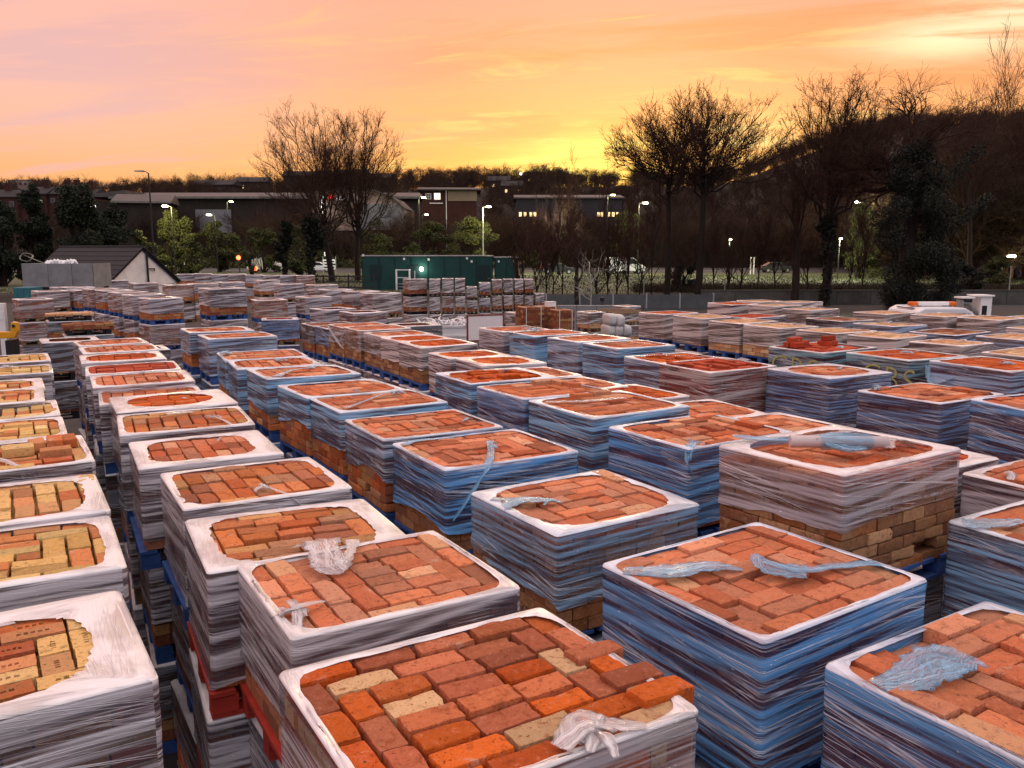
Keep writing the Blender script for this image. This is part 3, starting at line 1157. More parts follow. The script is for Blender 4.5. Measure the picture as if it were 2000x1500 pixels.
PT = {
'A8':(-1.847,2.729,0.564,2.102,1.00,0.87),'A7':(-2.391,3.748,0.519,2.087,1.00,0.85),'A6':(-2.834,4.518,0.539,2.102,1.00,0.87),'A5':(-3.464,5.623,0.555,2.095,1.00,0.86),'A4':(-4.125,6.565,0.530,2.080,1.00,0.87),'A3':(-4.594,7.346,0.530,2.090,1.00,0.87),'A2':(-5.010,7.875,0.514,2.100,1.00,0.87),'A2b':(-5.499,8.752,0.540,2.100,1.00,0.87),'A1':(-5.974,9.813,0.520,2.101,1.00,0.87),'A0':(-6.562,10.836,0.541,2.103,1.00,0.88),'B12':(-0.101,2.501,0.540,2.110,1.02,0.87),'B11':(-0.609,3.556,0.536,2.076,0.97,0.85),'B10':(-1.118,4.205,0.480,2.064,0.97,0.82),'B9':(-1.613,5.116,0.525,2.087,0.95,0.88),'B8':(-2.252,6.032,0.492,2.068,0.93,0.86),'B7':(-2.753,6.962,0.454,2.104,0.99,0.88),'B6':(-3.181,7.792,0.513,2.102,1.00,0.87),'B5':(-3.688,8.521,0.462,2.058,0.95,0.83),'B4':(-4.088,9.222,0.489,2.087,0.98,0.86),'B3':(-4.592,10.128,0.469,2.102,1.00,0.87),'B2':(-5.173,11.136,0.500,2.094,0.98,0.87),'B1':(-5.720,12.227,0.538,2.101,0.98,0.88),'B0':(-6.279,13.152,0.575,2.085,0.95,0.88),'C12':(1.727,2.586,0.564,2.097,0.99,0.87),'C11':(1.072,3.479,0.579,2.110,1.00,0.89),'C10':(0.415,4.766,0.572,2.089,0.99,0.86),'C9':(-0.201,5.906,0.540,2.104,1.03,0.85),'C8':(-0.733,6.768,0.513,2.106,1.00,0.88),'C7':(-1.275,7.867,0.548,2.117,1.03,0.87),'C7b':(-1.745,8.564,0.579,2.124,1.04,0.88),'C6':(-2.398,9.607,0.537,2.128,1.04,0.89),'C5':(-3.022,10.646,0.449,2.104,1.01,0.87),'C4':(-3.402,11.402,0.455,2.111,1.04,0.86),'C3':(-4.464,13.674,0.539,2.124,1.05,0.87),'C2':(-5.063,14.477,0.530,2.160,1.04,0.87),'D7':(1.913,4.840,0.570,2.344,1.05,0.85),'D6':(1.383,6.087,0.564,2.206,1.02,0.83),'D5':(0.825,7.153,0.568,2.218,1.02,0.90),'D4':(0.291,7.874,0.554,2.195,0.94,0.82),'D3':(-0.166,8.750,0.507,2.203,1.00,0.83),'D2b':(-0.150,11.276,0.479,2.030,0.93,0.84),'D2a':(-0.624,12.231,0.467,2.023,0.93,0.83),'M1':(-3.016,16.719,0.530,2.050,0.98,0.87),'M2':(-2.546,15.917,0.530,2.050,1.00,0.87),'M3':(-2.045,15.121,0.530,2.040,0.97,0.87),'M4':(-1.617,14.351,0.530,2.040,0.97,0.87),'M5':(-1.197,13.555,0.530,2.040,0.97,0.87),'N1':(-3.984,18.470,0.530,1.900,1.00,0.87),'N2':(-3.478,17.607,0.530,1.920,1.00,0.87),'P1':(0.057,15.332,0.530,2.110,1.00,0.87),'P2':(0.632,14.460,0.501,2.126,1.06,0.85),'P3':(1.231,13.466,0.528,2.121,1.00,0.87),'P4':(1.725,12.433,0.504,2.124,1.03,0.86),'P5':(2.127,10.819,0.482,2.126,1.02,0.87),'P6':(2.461,10.042,0.530,2.130,1.04,0.87),'P7':(3.642,9.609,0.530,2.140,1.04,0.87),'P8':(4.116,8.207,0.530,2.100,1.00,0.87),'P9':(4.681,7.061,0.376,2.219,1.08,0.87),'Q1':(0.181,10.043,0.502,2.027,1.00,0.86),'Q2':(0.622,9.287,0.573,2.030,1.00,0.87),'Q3':(1.178,8.710,0.561,2.028,1.00,0.86),'Q4':(1.719,7.784,0.424,2.021,1.00,0.83),'Q5':(2.272,7.062,0.559,2.027,1.00,0.86),'Q6':(2.848,6.049,0.532,2.030,1.00,0.87),'Q7':(3.684,5.382,0.530,2.030,1.00,0.87),'Q8':(3.051,4.328,0.530,2.030,1.00,0.87),'S1':(3.579,19.355,0.531,2.100,1.00,0.87),'S2':(4.125,18.042,0.542,2.100,1.00,0.87),'S3':(4.609,16.844,0.507,2.099,1.00,0.86),'S4':(5.106,16.019,0.528,2.102,1.04,0.88),'S5':(5.776,15.007,0.527,2.102,1.04,0.87),'S6':(6.308,14.160,0.620,2.096,0.94,0.85),'S7':(6.896,13.199,0.607,2.093,0.94,0.82),'S8':(7.258,11.673,0.530,2.100,1.00,0.87),'T1':(4.218,11.417,0.547,2.212,1.07,0.89),'T2':(4.899,10.421,0.492,2.215,1.08,0.89),'T3':(5.490,9.504,0.539,2.221,1.05,0.92),'U1':(5.966,22.851,0.530,2.100,1.00,0.87),'U2':(6.832,21.968,0.530,2.100,1.00,0.87),'U3':(7.357,20.842,0.542,2.101,1.00,0.88),'U4':(8.550,19.441,0.530,2.100,1.00,0.87),'U5':(9.504,18.651,0.511,2.099,1.00,0.86),'U6':(10.090,17.792,0.530,2.100,0.97,0.87),'U7':(11.194,17.887,0.530,2.100,1.00,0.87),'V1':(6.768,17.422,0.530,2.100,1.00,0.87),'V2':(7.239,16.159,0.530,2.100,1.00,0.87),'V3':(7.650,14.730,0.530,2.100,1.00,0.87),'V4':(8.255,13.668,0.530,2.100,1.00,0.87),'V5':(9.763,15.412,0.530,2.100,1.00,0.87),'W1':(-4.626,22.292,0.773,1.980,0.93,0.89),'W2':(-3.703,20.966,0.639,2.004,1.00,0.89),'X1':(-6.207,29.179,0.639,2.204,0.93,0.86),'X2':(-4.739,26.604,0.530,2.260,1.00,0.87),'X3':(-4.019,25.942,0.679,2.240,0.93,0.89),'G1':(-7.814,22.739,0.698,2.514,1.01,0.90),'G2':(-7.668,26.245,0.477,2.038,0.99,0.86),'G3':(-6.591,26.553,0.766,2.010,0.93,0.88),'V0':(5.127,17.955,0.530,2.120,1.00,0.87),'U8': (7.85, 23.3, .53, 2.12, 1.0, .87), 'U9': (7.1, 24.2, .53, 2.1, 1.0, .87),
}


def build_pallets():
    K = pallet
    ra = 'row of yellow-topped pallets'
    # row A: mixed yellow bricks, white film
    K('A8', 'W', 'yellowmix', .57, .19, .14, 2.6, 'pallet of perforated yellow bricks in wide white film, first of the yellow-topped row', perf=True, sag=.0,
      tails=[([(-.75, .75, .02), (-.2, .55, .03), (.25, .62, .02)], [.05, .03, .015])])
    K('A7', 'W', 'yellow', .57, .075, .05, 6, 'pallet of plain yellow bricks edged with red, second of the yellow-topped row')
    K('A6', 'W', 'yellowmix', .57, .13, .08, 4, 'pallet of mixed red and yellow bricks, third of the yellow-topped row')
    K('A5', 'W', 'yellowmix', .5, .05, .05, 8, 'pallet with loose yellow bricks heaped on top and torn film, fourth of the yellow-topped row', loose=.02,
      raised=[(.20, .12, .2, True, .0, .05), (.31, .10, .21, True, .01, .05), (.08, .0, .2, False, .0, .06), (.40, .16, .2, True, -.005, .04), (.30, -.15, .2, False, -.01, .05)],
      knots=[(-.1, -.45, .06)], tails=[([(-.4, -.4, .02), (-.1, -.45, .035), (.15, -.95, .0), (.2, -1.02, -.12)], [.02, .03, .02, .01])])
    K('A4', 'W', 'yellow', .57, .04, .05, 7, 'yellow brick pallet with a thin film edge, fifth of the yellow-topped row')
    K('A3', 'W', 'yellow', .57, .05, .08, 6, 'pale yellow brick pallet with rounded film opening, sixth of the yellow-topped row')
    K('A2', 'W', 'yellowmix', .57, .11, .08, 5, 'pallet of pinkish bricks in broad white film, seventh of the yellow-topped row')
    K('A2b', 'W', 'yellowmix', .57, .12, .12, 3, 'pallet with crooked film opening over mixed bricks, eighth of the yellow-topped row', knots=[(0, .3, .05)])
    K('A1', 'W', 'yellow', .57, .03, .05, 7, 'pallet with film knot on yellow bricks, ninth of the yellow-topped row', knots=[(.1, .6, .06)])
    K('A0', 'W', 'yellow', .57, .03, .04, 6, 'farthest pallet of the yellow-topped row, buff bricks nearly free of film')
    # row B: white film
    K('B12', 'W', 'mixed', .36, .025, .03, 9, 'open pallet of bright orange and mixed bricks with torn film and bricks standing proud', loose=.006, clear=True, sag=.05,
      raised=[(.485, -.30, .21, False, -.045, .03), (.475, -.17, .20, False, -.052, .04), (.47, .03, .2, False, -.050, .05)],
      knots=[(.30, -.92, .07), (.22, -.88, .05)], tails=[([(.05, -.95, .02), (.25, -.86, .05), (.42, -.93, .03), (.62, -1.0, .01)], [.03, .055, .04, .02])], base='brownwood')
    K('B11', 'W', 'salmon', .40, .03, .035, 8, 'salmon brick pallet with a crumpled white film scrap on its far corner', clear=False, base='redwood',
      knots=[(-.86, -.55, .07)],
      tails=[([(-.2, 1.0, .06), (-.28, .62, .05), (-.30, .30, .035), (-.34, .16, .02)], [.085, .075, .085, .03]), ([(.12, 1.02, .03), (.0, .7, .03), (-.2, .35, .03)], [.04, .025, .04]),
             ([(-.98, -.35, -.02), (-.86, -.55, .04), (-.60, -.45, .02)], [.04, .03, .012]), ([(-.86, -.56, .04), (-.92, -.8, .0), (-1.0, -.95, -.12)], [.02, .02, .01])])
    K('B10', 'W', 'brown', .56, .13, .06, 4, 'dark orange brick pallet with very broad white film corners behind the salmon one', base='redwood', knots=[(-.05, -.75, .05)],
      tails=[([(-.05, -.75, .04), (.02, -.95, .0)], [.015, .012])])
    K('B9', 'W', 'brown', .57, .05, .045, 7, 'brown and buff brick pallet with a white film knot hanging over its long edge', base='bluewood', knots=[(.0, -.55, .05)],
      tails=[([(0, -.55, .03), (.15, -.85, .015), (.30, -1.0, -.02), (.36, -1.02, -.08)], [.014, .014, .03, .05])])
    K('B8', 'W', 'orange', .50, .16, .12, 4.5, 'orange brick pallet under the thickest white film border of its row, above a blue pallet', base='bluewood', knots=[(.3, .4, .035)])
    K('B7', 'W', 'brown', .57, .035, .05, 8, 'orange brown brick pallet with a folded film flap and knot, behind the thickest-bordered one', knots=[(.45, -.2, .05)],
      tails=[([(-.25, .55, .02), (.05, .62, .02), (.2, .6, .015)], [.04, .05, .03]), ([(.45, -.2, .03), (.6, -.7, .02), (.8, -1.02, -.05)], [.012, .015, .012])])
    K('B6', 'W', 'vivid', .57, .19, .17, 2.4, 'red brick pallet with film pinched to a narrow pointed opening', knots=[(.2, -.1, .03)])
    K('B5', 'W', 'orange', .57, .04, .05, 7, 'orange pallet in white film just behind the pinched-film one', sag=.01)
    K('B4', 'W', 'orange', .57, .07, .06, 5, 'orange brick pallet with a rear-edge film knot before the bright red one', knots=[(.1, .85, .06)])
    K('B3', 'W', 'red', .57, .03, .05, 6, 'bright red brick pallet among the orange ones of the white-film row')
    K('B2', 'W', 'vivid', .57, .09, .11, 3.2, 'dark orange pallet with ragged white film directly behind the bright red one', knots=[(.6, .5, .05)])
    K('B1', 'W', 'orange', .57, .05, .06, 5, 'orange pallet with one pale brick, last but one of the white-film row', knots=[(.5, .3, .04)])
    K('B0', 'W', 'orange', .57, .06, .07, 5, 'last orange pallet at the far end of the white-film row')
    # row C: blue film over bare lower courses
    K('C12', 'B', 'salmon', .57, .02, .02, 9, 'blue-filmed pallet of pale salmon bricks cut by the picture corner', clear=False, loose=.012, tails=[([(-.98, .55, .01), (-.7, .5, .025), (-.35, .52, .03), (-.1, .48, .02)], [.05, .08, .10, .07])])
    K('C11', 'B', 'salmon', .57, .014, .014, 14, 'blue-filmed salmon pallet with two twisted film tails lying across its top', loose=.008, tails=[
        ([(-.98, .75, .01), (-.7, .45, .02), (-.35, .28, .03), (-.12, .10, .012)], [.04, .075, .055, .01]),
        ([(.0, .10, .07), (.03, -.08, .03), (.22, -.35, .03)], [.02, .07, .08]),
        ([(.03, .0, .05), (.22, -.28, .03), (.6, -.38, .02), (.97, -.55, .01), (1.02, -.62, -.06)], [.02, .035, .03, .035, .05])])
    K('C10', 'L', 'salmon', .42, .06, .06, 4, 'light blue pallet with a loose sagging film skirt and a pale knot at one corner', sag=.10, clear=True, rough=.012, bare_pal='umber', knots=[(-.45, .0, .05)],
      tails=[([(-.98, .25, .01), (-.75, .15, .04), (-.45, .0, .03)], [.07, .06, .025]), ([(-.95, .6, .01), (-.7, .2, .03), (-.42, .02, .03)], [.03, .04, .02])])
    K('C9', 'B', 'orange', .44, .016, .02, 9, 'blue pallet with a long film tail tied from its top down the near corner', bare_pal='umber', knots=[(.08, .0, .06)],
      tails=[([(.08, .0, .05), (-.10, -.45, .03), (-.38, -.98, .01), (-.60, -1.03, -.12), (-.92, -1.03, -.34)], [.02, .025, .03, .045, .015]),
             ([(-.95, .75, .015), (-.6, .9, .02), (-.1, .78, .015)], [.03, .03, .01])])
    K('C8', 'S', 'orange', .30, .02, .02, 10, 'grey blue pallet with a knot at its far corner and bare bricks below', bare_pal='brown', knots=[(.70, -.25, .05)], sag=.06)
    K('C7', 'L', 'orange', .34, .035, .035, 7, 'light blue pallet with a bow-shaped film knot over bare brown courses', bare_pal='brown', knots=[(.55, .45, .06)], sag=.07,
      tails=[([(-.85, -.72, .015), (-.4, -.3, .02), (.2, .3, .03), (.55, .45, .04)], [.03, .02, .015, .02])])
    K('C7b', 'L', 'orange', .36, .05, .05, 5, 'light blue pallet with a rounded film corner just behind the bow-knotted one', bare_pal='brown', sag=.06, knots=[(.0, -.8, .04)])
    K('C6', 'L', 'orange', .36, .045, .06, 5, 'light blue pallet with a strip of film sweeping from corner to middle', bare_pal='brown', knots=[(.25, .25, .06)], sag=.05,
      tails=[([(-.8, -.85, .015), (-.3, -.1, .03), (.25, .25, .03)], [.06, .03, .025])])
    K('C5', 'L', 'orange', .48, .06, .07, 4, 'orange pallet with pale blue film and a small white tuft at its centre', knots=[(.1, .1, .07)])
    K('C4', 'L', 'salmon', .40, .03, .03, 6, 'salmon pallet with a large bunch of pale film on its corner', knots=[(-.9, .3, .10)], bare_pal='brown')
    K('C3', 'S', 'orange', .55, .06, .06, 5, 'silver blue pallet with crossed film strands on its long side', bare_pal='brown', knots=[(.1, -.6, .05)])
    K('C2', 'S', 'orange', .36, .08, .08, 4, 'farthest silver blue pallet, above courses of bare brown brick', bare_pal='brown')
    # row D
    K('D7', 'V', 'orange', .31, .07, .07, 4.5, 'clear-filmed pallet carrying a cardboard film roll, above bare brown brick courses', clear=True, bare_pal='umber', sag=.04, tier=.74, drop=.045,
      tails=[([(.30, -.55, .02), (.55, -.3, .03), (.85, -.25, .01), (1.0, -.3, -.04)], [.03, .04, .06, .08])])
    K('D6', 'B', 'orange', .55, .03, .03, 7, 'deep blue pallet with a film tuft hanging from its near corner', knots=[(-.80, -.85, .05)], loose=.014, tier=.73,
      tails=[([(-.80, -.85, .03), (-.98, -.98, .0), (-1.03, -1.03, -.10), (-.92, -1.04, -.2)], [.03, .03, .02, .012])])
    K('D5', 'L', 'orange', .55, .035, .04, 6, 'pale blue pallet with a film strip across and bricks left loose on its back edge', tier=.73, raised=[(.0, .38, .21, False, -.035, .03), (.22, .39, .21, False, -.03, .04)],
      tails=[([(-.9, .6, .015), (-.3, .15, .03), (.2, .1, .03), (.45, .15, .02)], [.03, .035, .03, .04])])
    K('D4', 'N', 'orange', .57, .02, .02, 10, 'slate blue pallet with a proud row of bricks along its back corner', tier=.73, raised=[(.33, .22, .21, True, -.03, .03), (.33, .0, .21, True, -.025, .03), (.2, .32, .21, False, -.034, .04)])
    K('D3', 'L', 'vivid', .57, .09, .07, 4, 'pale blue pallet with a rounded opening over crooked rust-red bricks', tier=.73, loose=.016, sag=.06)
    K('D2b', 'W', 'vivid', .57, .13, .13, 3, 'white-filmed pallet with an oval opening over vivid orange bricks', knots=[(.2, -.3, .03)])
    K('D2a', 'W', 'vivid', .57, .10, .10, 3.2, 'white-filmed vivid orange pallet behind the oval-opening one', knots=[(.2, .2, .04)])
    # row M: white film over bare bricks, by the aisle
    K('M5', 'P', 'vivid', .36, .09, .10, 4, 'pinkish white pallet nearest the signboard, over three bare courses at the aisle', bare_pal='umber', sag=.06)
    K('M4', 'P', 'vivid', .36, .10, .10, 4, 'pinkish white pallet with blank film side, second along the aisle', bare_pal='umber', sag=.05)
    K('M3', 'W', 'orange', .32, .07, .07, 5, 'white pallet with slanting film hem over bare brick, third along the aisle', bare_pal='umber', sag=.07, clear=True)
    K('M2', 'P', 'orange', .36, .05, .05, 5, 'clear-filmed pallet showing pale bricks, fourth along the aisle', bare_pal='umber', sag=.06, clear=True)
    K('M1', 'W', 'orange', .34, .05, .04, 6, 'pallet with a white diagonal film strap, fifth along the aisle', bare_pal='umber', sag=.05, clear=True,
      tails=[([(-1.03, .98, -.02), (-1.04, .2, -.18), (-1.04, -.6, -.34), (-1.0, -.98, -.40)], [.02, .03, .025, .02])])
    K('N2', 'N', 'dark', .36, .05, .05, 6, 'dark blue-grey pallet over brown courses beyond the aisle pallets', bare_pal='umber')
    K('N1', 'G', 'dark', .40, .05, .05, 6, 'very dark wrapped pallet at the far end of the aisle')
    # row Q
    K('Q1', 'W', 'orange', .57, .05, .05, 6, 'white-edged orange pallet farthest in the low row behind the blue ones')
    K('Q2', 'W', 'orange', .57, .06, .06, 5, 'white-edged low pallet with paler orange bricks near the rust-red ones', knots=[(.2, .3, .04)])
    K('Q3', 'P', 'vivid', .57, .04, .03, 6, 'low pallet of vivid orange bricks tucked behind the loose-brick one')
    K('Q4', 'W', 'orange', .57, .05, .06, 5, 'white-edged pallet with scattered pale bricks below the boat-shaped opening', loose=.012)
    K('Q5', 'W', 'orange', .57, .06, .05, 5, 'white-edged orange pallet touching the deep blue one and the film-roll one', loose=.012)
    K('Q6', 'W', 'vivid', .57, .13, .13, 4, 'broad white-edged pallet half hidden behind the film-roll pallet', sag=.0)
    K('Q7', 'V', 'orange', .57, .05, .05, 6, 'mauve-filmed orange pallet with a white knot at the picture edge', knots=[(-.75, .45, .09)], loose=.012)
    K('Q8', 'L', 'salmon', .57, .04, .05, 7, 'sky blue pallet at the picture edge with a white film flap on its corner', loose=.01,
      tails=[([(-.98, .85, .01), (-.75, .55, .03), (-.45, .45, .03)], [.08, .07, .03])])
    # row P
    K('P1', 'V', 'orange', .57, .05, .05, 6, 'grey-filmed pallet just beside the signboard')
    K('P2', 'L', 'orange', .57, .05, .05, 6, 'light blue pallet with a bundle of white film on its back edge', knots=[(-.3, .6, .12), (-.1, .7, .08)])
    K('P3', 'S', 'orange', .57, .10, .10, 4, 'silver blue pallet with a dark slit beside it and wide white edges', knots=[(.7, .7, .06)])
    K('P4', 'L', 'orange', .57, .06, .06, 5, 'bright light-blue pallet with a white strand crossing its top', knots=[(0, .3, .05)], tails=[([(-.8, .7, .015), (0, .3, .03), (.5, -.5, .015)], [.02, .02, .02])])
    K('P5', 'S', 'vivid', .57, .04, .04, 6, 'silver pallet of rust-red bricks beside the brown-filmed one', loose=.01, tails=[([(-.8, .6, .02), (-.2, .45, .03), (.8, -.6, .02)], [.04, .025, .015])])
    K('P6', 'P', 'red', .57, .03, .03, 8, 'clear brown-looking pallet of red bricks laid askew', clear=True, loose=.02, knots=[(.85, .0, .07)])
    K('P7', 'N', 'orange', .57, .09, .10, 2.6, 'slate blue pallet with a boat-shaped opening and a blue plastic bag', knots=[(.25, -.1, .05)], sag=.02)
    K('P8', 'N', 'orange', .57, .03, .03, 8, 'slate blue pallet with a pale knot on its back edge below the painted letters', knots=[(-.6, .8, .08)], loose=.01)
    K('P9', 'B', 'orange', .57, .03, .03, 8, 'blue pallet at the picture edge with a long pale strap down its side', tails=[([(-.6, -.2, .02), (-.9, -.35, .02), (-1.03, -.45, -.04), (-1.05, -.42, -.3), (-1.05, -.3, -.55)], [.03, .03, .035, .05, .07])])
    # row T: teal film with sprayed letters
    K('T1', 'T', 'red', .57, .03, .03, 8, 'teal pallet with sprayed yellow letters and loose red bricks stacked on top', loose=.012,
      raised=[(-.30, .28, .21, False, .0, .02), (-.30, .17, .21, False, .004, .02), (-.08, .28, .21, False, .0, .02), (-.28, .24, .21, False, .066, .02),
              (.18, .1, .21, True, .0, .03), (.30, .12, .21, True, .004, .03), (.24, .1, .21, False, .068, .04)], knots=[(.1, -.6, .07)])
    K('T2', 'T', 'vivid', .57, .05, .05, 7, 'teal pallet with large sprayed yellow letters and a white tuft in the middle', knots=[(.0, .0, .08)], tails=[([(-.9, .2, .012), (0, 0, .02), (.9, .35, .012)], [.012, .012, .012])])
    K('T3', 'S', 'vivid', .57, .04, .04, 7, 'grey blue pallet with torn film sheet hanging at its corner and two white knots', knots=[(-.1, -.35, .07), (.1, -.25, .06)],
      tails=[([(-1.03, .98, -.05), (-1.06, .8, -.25), (-1.04, .3, -.15)], [.06, .08, .02])])
    # row S: tan bricks in pinkish film
    pal_s = [('S1', 'vivid', 'pinkish pallet of red bricks first in the long tan row, with a slanting strap', .57), ('S2', 'tan', 'pinkish pallet of tan bricks second in the tan row', .57),
             ('S3', 'tan', 'pinkish pallet third in the tan row, over a bare mixed course', .42), ('S4', 'tan', 'tan pallet with a hanging white strand, over bare buff bricks', .36),
             ('S5', 'tan', 'diamond-shaped tan brick top in pinkish film behind the teal pallet', .57), ('S6', 'tan', 'low pinkish pallet of tan bricks beside the diamond-shaped one', .57),
             ('S7', 'tan', 'pinkish pallet with a white film peak at its corner', .57), ('S8', 'tan', 'golden tan pallet at the picture edge behind the white-knotted one', .57)]
    for k, p, lab, d in pal_s:
        K(k, 'P', p, d, .03 if k != 'S7' else .08, .03 if k != 'S7' else .08, 8, lab, bare_pal='tan', clear=False, sag=.015,
          knots=[(.5, -.2, .08)] if k in ('S4', 'S7') else (), detail=k in ('S4', 'S5', 'S6', 'S7', 'S8'),
          tails=[([(.5, -.2, .04), (.52, -1.0, .01), (.55, -1.04, -.18), (.48, -1.05, -.33)], [.03, .02, .02, .015])] if k == 'S4' else ())
    for k, f, p, lab in (('V0', 'G', 'red', 'flat pallet of loose red bricks behind the hanging-strand one'), ('V1', 'G', 'dark', 'dark sagging pallet with drooping film between tan rows'),
                         ('V2', 'S', 'tan', 'grey silver pallet with a tall film spike beyond the tan row'), ('V3', 'S', 'dark', 'silver grey pallet with dark hollow top in the tan rows'),
                         ('V4', 'S', 'tan', 'silver grey pallet with a creased side at the picture edge'), ('V5', 'P', 'tan', 'pink pallet behind the creased silver one at the picture edge'),
                         ('U1', 'P', 'vivid', 'red brown pallet with a diagonal strap at the start of the rear tan row'), ('U2', 'P', 'tan', 'broad pinkish white pallet second in the rear tan row'),
                         ('U3', 'P', 'tan', 'tan-topped pallet with a hanging strand third in the rear tan row'), ('U4', 'P', 'tan', 'pale tan pallet before the dark ivy-clad tree'),
                         ('U5', 'P', 'tan', 'pinkish pallet in front of the beacon truck bonnet'), ('U6', 'P', 'tan', 'brown-sided pinkish pallet in front of the beacon truck tail'),
                         ('U7', 'S', 'tan', 'silver pallet in front of the site machine'), ('U8', 'P', 'tan', 'pale pallet behind the tan-topped one with a hanging strand'), ('U9', 'P', 'tan', 'rearmost pinkish pallet beside the broad one in the rear tan row')):
        K(k, f, p, .57, .03, .03, 7, lab, detail=False, clear=False, sag=.015, knots=[(.3, .2, .08)] if k in ('V2', 'U3', 'U1') else ())




